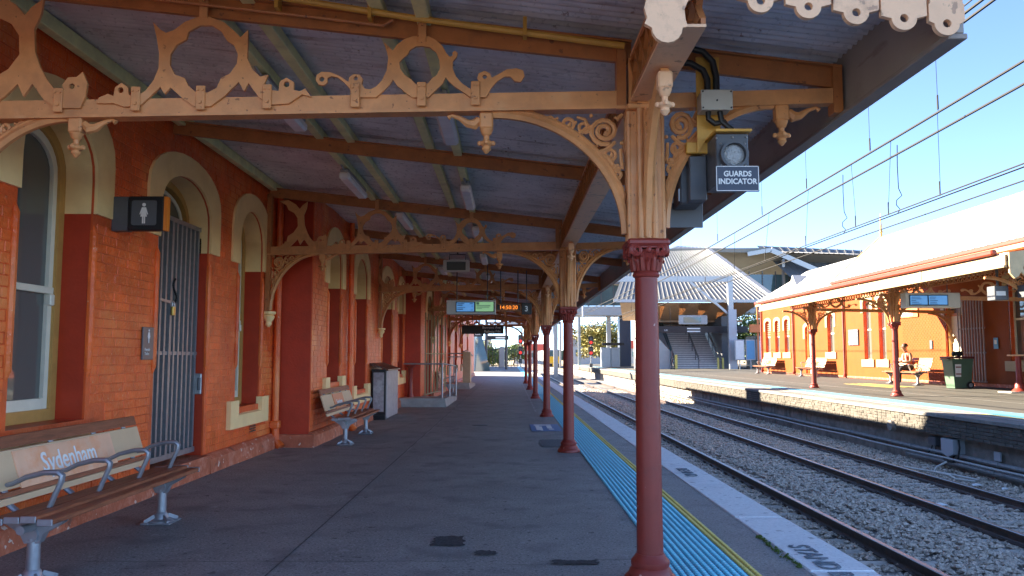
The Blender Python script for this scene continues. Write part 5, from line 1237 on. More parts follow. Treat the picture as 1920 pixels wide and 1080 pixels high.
ribbed((22.3,18,5.33),(22.3,41.7,5.33),(19.6,41.7,7.68),(19.6,18,7.68),.40,.014,M_wroof,'rear_roof_slope',OB)
ribbed((16.9,41.75,5.12),(16.9,54.6,5.12),(19.6,52.3,7.0),(19.6,41.75,7.0),.40,.014,M_wroof,'roof',OB)
b = MB(); b.add([(16.9,54.6,5.12),(22.3,54.6,5.12),(19.6,52.3,7.0)], [(0,1,2)]); obj('hip_slope', b, M_wroof, OB, fix=False)
b = MB(); b.add([(17.0,41.7,5.2),(22.2,41.7,5.2),(19.6,41.7,7.62)], [(0,1,2)]); obj('gable_wall', b, M_cream, OB, fix=False)
b = MB(); b.bar((16.9,41.72,5.34),(19.6,41.72,7.70),.06,.10); b.bar((19.6,41.72,7.70),(22.3,41.72,5.34),.06,.10); obj('bargeboard', b, mat('orange_verge',(0.62,0.36,0.14),.5,.05,4), OB)
b = MB(); b.lathe([(.07,7.6),(.07,7.9),(.10,7.95),(.05,8.1),(.06,8.3),(.02,8.75),(.005,8.95)], (19.6,41.72,0), 8); obj('finial', b, M_yplate, OB)
b = MB(); b.add([(17.9,49.6,5.75),(17.9,51.0,5.75),(17.9,50.3,6.55),(19.2,50.3,6.55),(18.9,49.6,5.75),(18.9,51.0,5.75)], [(0,1,2),(0,2,3,4),(1,5,3,2)]); obj('roof_gablet', b, M_wroof, OB)
b = MB(); b.bbox(16.78,16.95,18,41.7,5.16,5.30,.02); obj('gutter', b, M_redgut, OB)
b = MB(); b.bbox(16.78,16.95,41.72,54.7,4.96,5.10,.02); obj('gutter', b, M_redgut, OB)
b = MB(); b.box(16.85,16.95,18,41.7,5.00,5.15); b.box(16.85,16.95,41.72,54.7,4.80,4.95); obj('eave_board', b, M_cream, OB)
# canopy on the opposite platform
OC = thing('platform_canopy', 'cream edged canopy with red gutter on the opposite platform', 'canopy', (11.8,25,3.6))
YO0, YO1 = 16.9, 33.7; FXo = 10.6
b = MB(); b.add([(FXo,YO0,3.62),(FXo,YO1,3.62),(XO,YO1,4.45),(XO,YO0,4.45),(FXo,YO0,3.58),(FXo,YO1,3.58),(XO,YO1,4.41),(XO,YO0,4.41)], [(0,1,2,3),(4,7,6,5),(0,4,5,1),(1,5,6,2),(2,6,7,3),(3,7,4,0)]); obj('canopy_roof', b, M_sheet, OC)
b = MB(); b.bbox(FXo-.04,FXo,YO0,YO1,3.30,3.575,.006); b.bbox(FXo-.07,FXo-.041,YO0,YO1,3.30,3.35,.004); obj('fascia', b, M_cream, OC)
for y in (20.4,24.0,28.5):
    b = MB(); b.box(FXo-.06,FXo-.041,y-.03,y+.03,3.36,3.57); obj('fascia_joint', b, M_sleeper, OC)
b = MB(); b.bbox(FXo-.14,FXo-.0,YO0+.3,YO1,3.60,3.72,.03); obj('gutter', b, M_redgut, OC)
b = MB(); b.add([(FXo,YO1,3.6),(FXo+.2,YO1+2.6,2.95),(XO,YO1+2.6,3.2),(XO,YO1,4.4)], [(0,1,2,3)]); 
b.add([(FXo,YO1,3.56),(FXo+.2,YO1+2.6,2.91),(XO,YO1+2.6,3.16),(XO,YO1,4.36)], [(3,2,1,0)])
# lattice valance along the column line
lb = MB(); y = YO0+.2
lb.box(11.84,11.86,YO0,YO1,3.54,3.575); lb.box(11.84,11.86,YO0,YO1,3.34,3.37)
while y < YO1-.2:
    lb.bar((11.846,y,3.37),(11.846,y+.17,3.54),.008,.028,(1,0,0)); lb.bar((11.854,y,3.54),(11.854,y+.17,3.37),.008,.028,(1,0,0)); y += .2
setp(obj('lattice_valance', lb, M_brown, OC), kind='stuff')
# ornate end valance board facing the camera
P = [(10.62,3.62),(10.62,3.18),(10.72,3.06),(10.80,3.10),(10.86,3.2),(10.98,3.06),(11.1,3.0),(11.2,3.08),(11.3,3.22),(11.5,3.12),(11.65,3.05),(11.85,3.2),(12.3,3.2),(12.5,3.1),(12.7,3.24),(13.4,3.28),(13.4,3.95)]
b = MB(); b.plate(P, [[(11.0+.09*math.cos(a),3.28+.09*math.sin(a)) for a in [2*math.pi*i/10 for i in range(10)]]], .05, XZ(YO0-.03)); obj('end_valance', b, mat('tan_valance',(0.58,0.40,0.20),.5,.1,5), OC)
def opp_column(y, label):
    c = copy_tree(col0); c['label'] = label; c['group'] = 'maroon columns of the opposite canopy'
    c.location = (11.85, y, zf(11.85)); c.scale = (1.13,1.13,1.06); return c
opp_column(24.6, 'maroon column of the opposite canopy in front of the seated person')
opp_column(31.25, 'maroon column of the opposite canopy left of the seated person, between the benches')
opp_column(17.9, 'opposite canopy column at the right edge of the view behind the grey lamp boxes')
for y, lab in ((24.6,'opposite canopy scroll frame above the column beside the seated person'),(31.25,'opposite canopy scroll frame at its far end near the benches'),(17.9,'opposite canopy scroll frame at the right edge of the view')):
    t = thing('canopy_truss', lab, 'canopy frame', (11.85,y,3.2), 'iron frames of the opposite canopy')
    b = MB(); b.bar((12.0,y,3.24),(XO,y,3.14),.08,.12); obj('bottom_tie', b, M_iron, t)
    b = MB(); b.bar((12.0,y,3.70),(XO,y,4.34),.05,.12); b.bar((10.65,y,3.52),(11.7,y,3.66),.05,.10); obj('top_chord', b, M_brown, t)
    for u0, s in ((12.0,1),(11.70,-1)):
        b = MB(); bracket(b, lambda u, v, w: (u0+s*u, y+w, 3.17-v), 1.0, .75); obj('scroll_bracket', b, M_iron, t, smooth=True)
    b = MB(); bracket(b, lambda u, v, w: (XO-.1-u, y+w, 3.08-v), .9, .9); obj('scroll_bracket', b, M_iron, t, smooth=True)
    b = MB(); b.lathe([(.02,1.9),(.07,1.98),(.06,2.04),(.13,2.14),(.13,2.2)], (XO-.09,y,0), 8); obj('corbel', b, M_trim, t, smooth=True)
    for off in (13.9, 15.9):
        PP = [(off-.57+(u+.57)*-1.25-0.57, 3.30+(v-3.077)*1.0) for u, v in FR]; HH = [[(off-.57+(u+.57)*-1.25-.57, 3.30+(v-3.077)*1.0) for u, v in h] for h in FRH]
        b = MB(); b.plate(PP, HH, .03, XZ(y-.04)); obj('fretwork_panel', b, M_iron, t)
# opposite benches
for (y, lab) in ((52.3,'leftmost bench against the lit orange wall of the opposite building'),(44.3,'middle bench against the lit orange wall of the opposite building'),(35.0,'opposite bench on which the person in orange sits')):
    c = copy_tree(bn2); c['label'] = lab; c['group'] = 'benches of the opposite platform'; s = 1.22
    c.location = (16.3 if y > 40 else 15.75, y+1.4 if y > 40 else 33.9, zf(16.4)); c.scale = (s,s,s); c.rotation_euler = (0,0,math.pi)
# wheelie bin
WB = thing('wheelie_bin', 'green wheelie bin with maroon lid and paper label on the opposite platform', 'bin', (15.6,28.0,zf(15.6)))
bx, by, bz = 15.9, 28.45, zf(15.9)
b = MB(); b.add([(bx-.28,by-.27,bz+.02),(bx+.28,by-.27,bz+.02),(bx+.28,by+.27,bz+.02),(bx-.28,by+.27,bz+.02),(bx-.38,by-.35,bz+1.05),(bx+.36,by-.35,bz+1.05),(bx+.36,by+.35,bz+1.05),(bx-.38,by+.35,bz+1.05)], [(0,3,2,1),(4,5,6,7),(0,1,5,4),(1,2,6,5),(2,3,7,6),(3,0,4,7)]); obj('bin_body', b, M_binG, WB)
b = MB(); b.bbox(bx-.44,bx+.42,by-.39,by+.39,bz+1.055,bz+1.13,.03); obj('lid', b, M_binR, WB)
b = MB(); b.bbox(bx-.48,bx-.38,by-.30,by+.30,bz+1.00,bz+1.053,.02); obj('handle', b, M_binG, WB)
for s in (-1,1):
    b = MB(); b.lathe([(.12,-.03),(.13,-.02),(.13,.02),(.12,.03)], (bx+.25,by+s*.30,bz+.13), 14, axis=1); wh = obj('wheel', b, M_black, WB, smooth=True)
    b = MB(); b.lathe([(.07,-.035),(.07,.035)], (bx+.25,by+s*.30,bz+.13), 10, axis=1); obj('hub', b, M_galv, wh)
b = MB(); b.add([(bx-.30,by-.345,bz+.86),(bx-.08,by-.345,bz+.86),(bx-.09,by-.32,bz+.42),(bx-.29,by-.32,bz+.42)], [(0,1,2,3)]); b.v = [(x,y-.03,z) for x,y,z in b.v]; lb_ = obj('label_sheet', b, M_white, WB)
b = MB(); b.box(bx-.28,bx-.10,by-.385,by-.38,bz+.50,bz+.54); b.box(bx-.28,bx-.10,by-.385,by-.38,bz+.74,bz+.78); obj('label_print', b, M_redgut, lb_)
b = MB()
for k in range(9): b.ball((bx+.02+random.uniform(-.12,.12),by+random.uniform(-.1,.1),bz+1.16+random.uniform(0,.12)), random.uniform(.05,.09), 7, 5)
top('rubbish_bag', b, M_black, 'black bag lying on the lid of the green wheelie bin', 'bag')
# open barred gate folded on the wall
OG = thing('security_gate', 'brown barred gate folded open against the opposite building wall behind the bin', 'gate', (17.2,29.8,.4))
M_gpink = mat('brown_gate_paint', (0.30,0.22,0.20), .5, .1, 8)
for z in (.50,1.55,2.45,3.55):
    b = MB(); b.box(17.2,17.24,28.95,30.6,z-.03,z+.03); obj('cross_rail', b, M_gpink, OG)
for k in range(10):
    y = 28.97+1.61*k/9; b = MB(); b.box(17.205,17.235,y-.02,y+.02,.531,3.519) if False else b.box(17.16,17.198,y-.022,y+.022,.48,3.57); obj('bar', b, M_gpink, OG)
# departure screen and lamp boxes of the opposite canopy
D = thing('departure_screen', 'pale casing with two blue departure screens under the opposite canopy', 'screen', (12.2,23.3,3.0))
y = 23.3
b = MB(); b.bbox(11.58,13.2,y,y+.3,2.83,3.27,.02); obj('casing', b, mat('pale_casing2',(0.62,0.58,0.50),.5,.05,5), D)
for x0, x1 in ((11.72,12.22),(12.26,12.80)):
    b = MB(); b.box(x0-.03,x1+.03,y-.012,y-.002,2.89,3.21); sc_ = obj('bezel', b, M_black, D)
    b = MB(); b.box(x0,x1,y-.02,y-.014,2.92,3.18); s_ = obj('blue_screen', b, M_scrB, sc_)
    
    b = MB()
    for k in range(5): b.box(x0+.03,x0+.03+random.uniform(.12,.3),y-.026,y-.021,3.13-k*.05,3.145-k*.05)
    obj('text_lines', b, M_ink, D)
hang(D, (11.9,12.9), y+.15, 3.27, 3.8)
for (x0,x1,z0,z1,y,lab) in ((10.98,11.30,2.68,3.0,18.0,'left dark grey lamp box under the opposite canopy at right edge of view'),(11.42,11.8,2.72,3.0,17.6,'right grey indicator box with white plate under the opposite canopy')):
    t = thing('indicator_box', lab, 'indicator', (x0,y,z0))
    b = MB(); b.bbox(x0,x1,y,y+.3,z0,z1,.01); obj('lamp_box', b, M_dgrey, t)
    if x0 > 11.4:
        b = MB(); b.lathe([(.1,-.03),(.1,0),(.02,-.01)], (x1-.13,y,z1-.15), 14, axis=1); obj('lens', b, M_lens, t)
        b = MB(); b.box(x0+.06,x1+.05,y-.03,y-.02,z0-.10,z0+.07); obj('white_plate', b, M_white, t)
    else:
        b = MB(); b.box(x0+.03,x1-.08,y-.012,y-.002,z0+.1,z0+.2); obj('white_plate', b, M_white, t)
    b = MB(); b.tube([((x0+x1)/2,y+.15,z1),((x0+x1)/2,y+.15,3.55)], .03, 8); obj('hanger', b, M_dgrey, t)
# small signs on the opposite wall
t = thing('name_board', 'orange Sydenham name board on opposite wall above the seated person', 'sign', (XO-.05,34.8,3.3))
b = MB(); b.bbox(XO-.06,XO-.035,33.9,36.0,3.10,3.48,.005); obj('board', b, M_orange, t)
text_mesh('Sydenham', .34, frame_mat((XO-.064,35.0,3.17),(0,-1,0),(0,0,1)), M_white, 'lettering', t, align='CENTER', bold=.004)
t = thing('notice_board', 'dark grey notice board with white lines on the opposite orange wall', 'sign', (XO-.05,40.4,2.3))
b = MB(); b.bbox(XO-.06,XO-.035,39.8,40.95,1.98,2.78,.005); nbd = obj('board', b, M_dgrey, t)
b = MB()
for (y0,y1,z) in ((39.9,40.3,2.70),(39.9,40.2,2.58),(39.9,40.5,2.46),(40.3,40.9,2.16),(40.4,40.8,2.05)): b.box(XO-.066,XO-.0605,y0,y1,z-.025,z+.025)
obj('text_lines', b, M_white, nbd)
t = thing('wall_plaque', 'light blue plaque on the shaded opposite wall right of the open gate', 'sign', (XO-.05,28.5,1.9))
b = MB(); b.bbox(XO-.05,XO-.031,28.42,28.68,1.68,2.08,.005); obj('plaque_face', b, M_lblue, t)
b = MB(); b.box(XO-.056,XO-.0505,28.48,28.62,1.85,2.0); obj('white_mark', b, M_white, t)
t = thing('wall_plaque', 'small grey plaque on the opposite wall left of the open door', 'sign', (XO-.05,32.9,1.9))
b = MB(); b.bbox(XO-.05,XO-.031,32.85,33.05,1.72,2.08,.005); obj('plaque_face', b, M_dgrey, t)
t = thing('pedestal_table', 'maroon pedestal with round pale top at the right edge of the opposite platform', 'pedestal', (15.4,24.6,zf(15.4)))
tx, ty_, tz = 16.0, 25.2, zf(16.0)
b = MB(); b.lathe([(.22,0),(.22,.06),(.14,.14),(.12,.3),(.09,.34),(.075,1.14)], (tx,ty_,tz), 12); obj('pedestal', b, M_maroon, t, smooth=True)
b = MB(); b.lathe([(.30,1.14),(.31,1.16),(.30,1.19)], (tx,ty_,tz), 16); obj('table_top', b, M_pink, t)
b = MB(); b.bbox(tx-.5,tx+.5,ty_-.35,ty_+.35,tz-.02,tz+.03,.02); obj('concrete_pad', b, M_conc, t)
for k in range(4):
    x0 = 14.2+.28*k; b = MB(); b.add([(x0,30.0,zf(x0)+.01),(x0+.12,30.0,zf(x0+.12)+.01),(x0+.12,34.2,zf(x0+.12)+.01),(x0,34.2,zf(x0)+.01)], [(0,1,2,3)]); obj('yellow_hatching', b, M_yellow, opp, fix=False)
for (x0,x1,y0,y1) in ((11.0,11.05,3,60),(12.9,12.95,3,60)):
    b = MB(); b.add([(x0,y0,zf(x0)+.004),(x1,y0,zf(x1)+.004),(x1,y1,zf(x1)+.004),(x0,y1,zf(x0)+.004)], [(0,1,2,3)]); obj('asphalt_joint', b, M_asph, opp, fix=False)
# ================================================================== PERSON
def skin_body(verts, edges, rad, root=0, sub=2):
    me = bpy.data.meshes.new('skeleton'); me.from_pydata(verts, edges, []); ob = bpy.data.objects.new('skeleton_tmp', me); COL.objects.link(ob)
    ob.modifiers.new('skin','SKIN'); sd = me.skin_vertices[0].data
    for i, r in enumerate(rad): sd[i].radius = (r, r) if not isinstance(r, tuple) else r; sd[i].use_root = (i == root)
    ob.modifiers['skin'].use_smooth_shade = True
    m = ob.modifiers.new('sub','SUBSURF'); m.levels = sub; m.render_levels = sub
    bpy.context.view_layer.update()
    out = bpy.data.meshes.new_from_object(ob.evaluated_get(bpy.context.evaluated_depsgraph_get())); bpy.data.objects.remove(ob); return out
PV = [(0,0,.56),(.0,0,.70),(-.02,0,.84),(-.05,0,.97),(-.09,0,1.08),(-.125,0,1.14),(-.15,0,1.20),(-.165,0,1.27),(-.16,0,1.33)]
PR = [.135,.125,.14,.15,.07,.055,.085,.095,.07]
PE = [(i,i+1) for i in range(8)]
for s in (-1,1):
    k = len(PV)
    PV += [(-.02,s*.10,.54),(-.24,s*.13,.545),(-.44,s*.14,.53),(-.455,s*.14,.30),(-.44,s*.14,.11),(-.50,s*.145,.06),(-.62,s*.15,.045)]; PR += [.11,.085,.068,.058,.045,.045,.035]
    PE += [(0,k),(k,k+1),(k+1,k+2),(k+2,k+3),(k+3,k+4),(k+4,k+5),(k+5,k+6)]
    k = len(PV)
    PV += [(-.05,s*.17,1.01),(-.07,s*.225,.90),(-.11,s*.25,.77),(-.22,s*.20,.745),(-.345,s*.13,.74),(-.39,s*.11,.745)]; PR += [.07,.055,.047,.042,.03,.028]
    PE += [(3,k),(k,k+1),(k+1,k+2),(k+2,k+3),(k+3,k+4),(k+4,k+5)]
    for j,(dy,dz,ln) in enumerate(((-.03,.0,.05),(-.012,.004,.06),(.006,.004,.058),(.022,0,.045))):
        q = len(PV); x, y, z = PV[k+5]
        PV += [(x-.035,y+dy,z+dz),(x-.035-ln*.6,y+dy,z+dz+.004),(x-.035-ln,y+dy-s*.006,z+dz-.012)]; PR += [.0105,.0095,.008]; PE += [(k+5,q),(q,q+1),(q+1,q+2)]
    q = len(PV); PV += [(x+.005,y-s*.03,z+.022),(x-.03,y-s*.045,z+.035)]; PR += [.0115,.0095]; PE += [(k+5,q),(q,q+1)]
me = skin_body(PV, PE, PR)
for m in (M_skin, M_vest, M_cloth, M_beige, M_hair, M_black): me.materials.append(m)
for p in me.polygons:
    c = p.center; r = math.hypot(c.x, c.y); arm = abs(c.y) > .175 or (c.x < -.17 and c.z > .66)
    if c.z > 1.10: p.material_index = 0
    elif c.x < -.335 and c.z > .66: p.material_index = 0
    elif arm and c.z > .66: p.material_index = 3
    elif c.z > .66: p.material_index = 1
    elif c.z < .085: p.material_index = 5
    else: p.material_index = 2
    p.use_smooth = True
PS = thing('person', 'person in orange vest and dark trousers sitting bent over on the opposite bench', 'person', (0,0,0))
obj('body', None, None, PS, me=me)
b = MB(); b.ball((-.145,0,1.315), .105, 14, 10, (1.02,.92,.86)); b.v = [(x+.02*(z>1.3), y, max(z, 1.245 if x < -.2 else 1.22)) for x,y,z in b.v]
b.v = [(max(x,-.236+(1.36-z)*.1), y, z) for x,y,z in b.v]; obj('hair', b, M_hair, PS, smooth=True)
b = MB(); b.tube([(-.255,0,1.285),(-.278,0,1.255),(-.262,0,1.243)], [.012,.017,.012], 7); obj('nose', b, M_skin, PS, smooth=True)
for s in (-1,1):
    b = MB(); b.ball((-.15,s*.098,1.265), .026, 8, 6, (.8,.4,1.2)); obj('ear', b, M_skin, PS, smooth=True)
    b = MB(); b.ball((-.247,s*.036,1.287), .012, 8, 6); obj('eye', b, M_black, PS)
    b = MB(); b.tube([(-.155+.02*0,s*.085,1.03),(-.175,s*.09,.9),(-.165,s*.09,.78),(-.14,s*.09,.70)], .018, 6); obj('reflective_strip', b, M_white, PS)
b = MB(); b.tube([(-.262,-.025,1.222),(-.268,0,1.220),(-.262,.025,1.222)], .007, 6); obj('mouth', b, mat('lips',(0.35,0.12,0.09),.5,0), PS)
b = MB(); b.bbox(-.04,.03,-.12,.12,1.035,1.085,.02); obj('collar', b, M_beige, PS)
b = MB(); b.bbox(-.47,-.40,-.10,.10,.76,.775,.004, None); ph = top('tablet', b, M_dgrey, 'small dark tablet held in the hands of the seated person', 'tablet')
PS.location = (15.78+.46, 32.6, zf(16.0)+.03); PS.scale = (1.17,1.17,1.17); PS.rotation_euler = (0,0,R(8))
ph.location = PS.location; ph.scale = PS.scale; ph.rotation_euler = PS.rotation_euler
# ================================================================== CONCOURSE BEYOND THE OPPOSITE PLATFORM
CC = thing('station_concourse', 'modern concourse with big grey ribbed roof and timber soffit over the stairs', 'building', (18,80,0))
ribbed((9.4,72,6.55),(23.9,72,6.55),(21.4,86,12.95),(13.2,86,12.6),.42,.035,M_groof,'lower_roof',CC)
b = MB(); b.add([(9.4,72,6.50),(23.9,72,6.50),(21.4,86,12.88),(13.2,86,12.5)], [(3,2,1,0)]); obj('roof_underside', b, M_gsoff, CC, fix=False)
b = MB(); b.box(9.4,23.9,71.9,72.0,6.3,6.56); obj('roof_edge', b, M_galv, CC)
b = MB(); b.add([(23.9,72,6.4),(21.4,86,12.9),(21.9,86,12.9),(24.4,72,6.4),(23.9,72,6.7),(21.4,86,13.1),(21.9,86,13.1),(24.4,72,6.7)], [(0,3,2,1),(4,5,6,7),(0,4,7,3),(1,2,6,5),(0,1,5,4),(3,7,6,2)]); obj('roof_side_beam', b, M_galv, CC)
for k in range(6):
    x0 = 11.0+(21.8-11.0)*k/6; x1 = 11.0+(21.8-11.0)*(k+1)/6-.05
    b = MB(); b.add([(x0-1.0,72.2,6.28),(x1-1.0+ (2.0*(k+1)/6),72.2,6.28),(x1,77.5,4.9),(x0,77.5,4.9)], [(0,1,2,3)]); obj('soffit_panel', b, M_soffit, CC, fix=False)
b = MB(); b.box(14.0,22.6,77.5,88,4.75,4.95); obj('soffit_back', b, M_soffit, CC)
# upper hall
ribbed((19.0,95,14.2),(42.6,95,13.6),(41.5,112,16.2),(23.5,112,17.0),.6,.045,M_groof,'upper_roof',CC)
b = MB(); b.add([(19.0,95,14.1),(42.6,95,13.5),(42.6,108,9.6),(24,108,9.6)], [(0,1,2,3)]); b.add([(19.0,94.9,13.95),(30.5,94.9,13.8),(31,94.9,14.4),(19,94.9,14.3)],[(0,1,2,3)]); obj('upper_soffit', b, M_gsoff, CC, fix=False)
ribbed((33.5,92,9.6),(41.5,92,9.4),(45.0,101,14.9),(31.5,101,15.5),.6,.045,M_groof,'upper_roof',CC)
b = MB(); b.bar((28.4,94.6,13.6),(31.2,94.6,14.1),.2,.5); b.bar((31.2,94.6,14.1),(39,94.6,10.6),.2,.6); obj('gable_beam', b, M_galv, CC)
for k in range(9):
    x0 = 24.5+1.6*k; b = MB(); b.box(x0,x0+1.5,97,97.08,7.2,11.4); obj('glass_pane', b, M_tealgl, CC)
    b = MB(); b.box(x0+1.5,x0+1.6,96.9,97.1,7.2,11.8); obj('mullion', b, M_dgrey, CC)
for x in (26.0,33.0):
    b = MB(); b.box(x,x+.3,96,96.3,7.0,13.2); obj('steel_post', b, M_galv, CC)
b = MB(); b.box(22,42,96.2,100,6.6,7.2); obj('floor_edge', b, M_clad, CC)
# bridge across the tracks to the left
BR = thing('footbridge', 'glazed footbridge with white deck crossing the tracks in the distance', 'bridge', (8,95,6))
b = MB(); b.box(-12,15,95,99,6.3,7.4); obj('deck', b, M_clad, BR)
for k in range(15):
    x0 = -7+1.5*k; b = MB(); b.box(x0,x0+1.38,95.1,95.16,7.45,9.9); obj('glass_pane', b, M_tealgl, BR)
    b = MB(); b.box(x0+1.38,x0+1.5,95.0,95.2,7.41,10.0); obj('mullion', b, M_dgrey, BR)
b = MB(); b.box(-12,15,94.6,99.4,10.01,10.3); obj('bridge_roof', b, M_groof, BR)
for x in (5.6,12.0):
    b = MB(); b.box(x-.25,x+.25,96.5,97,-1.2,6.29); obj('pier', b, M_galv, BR)
# stair
ST = thing('staircase', 'wide grey staircase with handrails rising from the opposite platform', 'stairs', (17.7,75,.3))
ns = 24
for k in range(ns):
    z = .30+k*.21; y = 75+k*.33; b = MB(); b.box(15.5,19.6,y,y+.4,z,z+.165); st = obj('step', b, mat('stair_tread',(0.62,0.61,0.58),.7,.1,5) if k == 0 else bpy.data.materials['stair_tread'], ST)
    b = MB(); b.box(15.5,19.6,y+.05,y+.4,z-.045,z-.001); obj('riser', b, M_dgrey, st)
for x in (15.45,17.7,19.65):
    for dz in (1.0,.75):
        b = MB(); b.tube([(x,74.4,.3+dz),(x,75,.35+dz),(x,75+ns*.33,.3+ns*.21+dz)], .045, 6); obj('handrail', b, M_galv, ST)
    for k in range(0,ns,4):
        b = MB(); b.tube([(x,75+k*.33,.3+k*.21),(x,75+k*.33,1.3+k*.21)], .04, 6); obj('post', b, M_dgrey, ST)
b = MB(); b.add([(15.2,74.8,.3),(15.2,83,5.4),(15.2,83,7.0),(15.2,74.8,2.0)], [(0,1,2,3)]); b.v += [(15.12,y,z) for (x,y,z) in b.v]; b.f += [(7,6,5,4),(0,4,5,1),(1,5,6,2),(2,6,7,3),(3,7,4,0)]; b.m = [0]*6; obj('glass_balustrade', b, M_tealgl, ST)
b = MB(); b.add([(12.9,75.2,.2),(15.1,75.2,.2),(15.1,75.2,1.9),(12.9,75.2,4.4),(12.9,83,.2),(15.1,83,.2),(15.1,83,5.8),(12.9,83,5.8)], [(0,1,2,3),(4,7,6,5),(0,4,5,1),(1,5,6,2),(2,6,7,3),(3,7,4,0)]); obj('white_stair_wall', b, M_clad, ST)
b = MB(); b.box(19.9,20.5,75,83,.3,5.2); obj('dark_side_wall', b, M_dgrey, ST)
b = MB(); b.bbox(15.35,15.55,74.2,74.5,.28,1.6,.02); obj('yellow_bollard_post', b, M_yellow, ST)
SG = way_sign('long dark overhead sign with Lift lettering in front of the stairs', 12.4, 21.9, 73.4, 3.6, 4.2, (('Lift',14.2,3.75,'LEFT'),('Lift',20.6,3.75,'LEFT')), .24, 6.2)
for z in (3.72,3.98):
    b = MB(); b.box(16.3,17.5,73.33,73.337,z-.06,z+.06); obj('text_line', b, M_white, SG)
t = thing('hanging_monitor', 'pale casing screen above the Lift sign in front of the stairs', 'monitor', (16.6,73,4.8))
b = MB(); b.bbox(15.5,18.1,73.0,73.3,4.35,5.2,.05); obj('housing', b, M_clad, t)
b = MB(); b.box(15.9,17.5,72.98,72.998,4.5,5.0); obj('screen', b, M_tealgl, t)
# lift tower, cabinet, poster boards
b = MB(); b.bbox(13.25,14.6,96,98,.1,6.2,.05); top('lift_tower', b, M_navy, 'dark blue lift tower on the far end of the opposite platform', 'tower')
t = thing('equipment_cabinet', 'grey equipment cabinets beside the dark blue lift tower', 'cabinet', (11.9,95,.2))
b = MB(); b.bbox(10.9,12.0,95,96,.15,2.5,.04); obj('cabinet', b, M_cab, t)
b = MB(); b.bbox(12.05,13.1,95.2,96,.15,2.5,.04); obj('cabinet', b, M_clad, t)
b = MB(); b.box(11.0,13.6,94.9,95.1,2.75,3.05); obj('sign_strip', b, M_black, t)
t = thing('poster_stand', 'row of white framed poster boards on legs near the stairs', 'poster stand', (21.5,70,.4))
for k in range(4):
    x0 = 19.7+.95*k; b = MB(); b.bbox(x0,x0+.85,70,70.1,1.1,2.9,.02); f_ = obj('poster_frame', b, M_clad, t)
    b = MB(); b.box(x0+.08,x0+.77,69.985,69.998,1.2,2.8); obj('poster', b, (M_white,M_lblue,M_white,M_navy)[k], f_)
    b = MB(); b.tube([(x0+.42,70.05,.3),(x0+.42,70.05,1.1)], .05, 6); obj('leg', b, M_galv, t)
b = MB(); b.bbox(20.9,22.5,69.5,69.7,3.5,4.2,.03); b.box(21.6,21.75,69.7,69.8,.3,6.2); top('orange_sign', b, M_orange, 'orange sign on a pole left of the opposite building', 'sign')
b = MB(); b.bbox(23.0,26.5,74,78,.2,3.4,.1); top('ticket_kiosk', b, M_tealgl, 'dark glazed kiosk between the poster boards and the opposite building', 'kiosk')
for x in (19.0,19.5):
    b = MB(); b.lathe([(.09,.3),(.09,1.25),(.07,1.3),(.01,1.32)], (x,73.0+(x-19)*.5,0), 8); top('bollard', b, M_yellow, f'yellow bollard at the foot of the steel mast, {"left" if x < 19.2 else "right"} of the pair', 'bollard', 'yellow bollards by the mast')
# overhead line gantry
GA = thing('line_gantry', 'grey steel overhead line gantry with mast beside the stairs', 'gantry', (20.2,76,.3))
b = MB(); b.box(19.55,20.0,71.2,71.65,.3,8.6); obj('mast', b, M_galv, GA)
b = MB(); b.box(-7.5,20.0,71.25,71.6,8.1,8.6); obj('beam', b, M_galv, GA)
b = MB(); b.bar((19.6,71.42,5.2),(16.2,71.42,8.1),.2,.2); obj('brace', b, M_galv, GA)
b = MB(); b.box(19.5,20.2,71.0,71.19,.3,5.6); obj('mast_cladding', b, M_cab, GA)
b = MB(); b.box(-7.9,-7.5,71.2,71.65,-.0,8.6); obj('mast', b, M_galv, GA)
for (x, lab) in ((3.83,'overhead wire drop tube above the near track'),(7.39,'overhead wire drop tube above the far track')):
    b = MB(); b.tube([(x-.8,71.42,8.1),(x-.8,71.42,5.0)], .09, 8); b.tube([(x-.8,71.42,5.2),(x,71.4,5.6)], .03, 6); b.tube([(x-.8,71.42,5.0),(x,71.4,4.4)], .03, 6); b.v = b.v
    obj('drop_tube', b, M_galv, GA)
for gy, gx0 in ((120,10.5),(165,10.5)):
    t = thing('line_gantry', ('second overhead line gantry in the hazy distance','farthest overhead line gantry at the end of the tracks')[gy > 130], 'gantry', (gx0,gy,0))
    for x in (-4.5, gx0):
        b = MB(); b.box(x-.2,x+.2,gy,gy+.4,-1,8.6); obj('mast', b, M_galv, t)
    b = MB(); b.box(-4.5,gx0,gy,gy+.35,8.1,8.6); obj('beam', b, M_galv, t)
    for x in (3.0,6.6):
        b = MB(); b.tube([(x,gy+.2,8.1),(x,gy+.2,4.6)], .10, 6); obj('drop_tube', b, M_galv, t)
# wires
def wire(name, x, zfun, y0, y1, r, lab, step=3.0):
    P = []; y = y0
    while y <= y1: P.append((x(y) if callable(x) else x, y, zfun(y))); y += step
    b = MB(); b.tube(P, r, 5); top(name, b, M_wire, lab, 'wire')
sag = lambda z, s: (lambda y: z + s*(((y-38)/34)**2 - 1))
wire('overhead_wire', 7.36, sag(5.75,.35), 6, 168, .022, 'upper pair of overhead wires above the far track, left wire')
wire('overhead_wire', 7.72, sag(5.62,.35), 6, 168, .022, 'upper pair of overhead wires above the far track, right wire')
wire('overhead_wire', 7.34, lambda y: 4.15, 6, 168, .013, 'left contact wire above the far track')
wire('overhead_wire', 7.42, lambda y: 4.13, 6, 168, .013, 'right contact wire above the far track')
wire('overhead_wire', 8.2, lambda y: 4.2, 6, 168, .014, 'lowest overhead wire on the right, above the far rail')
wire('overhead_wire', 3.79, lambda y: 4.25, 4, 168, .013, 'left contact wire above the near track')
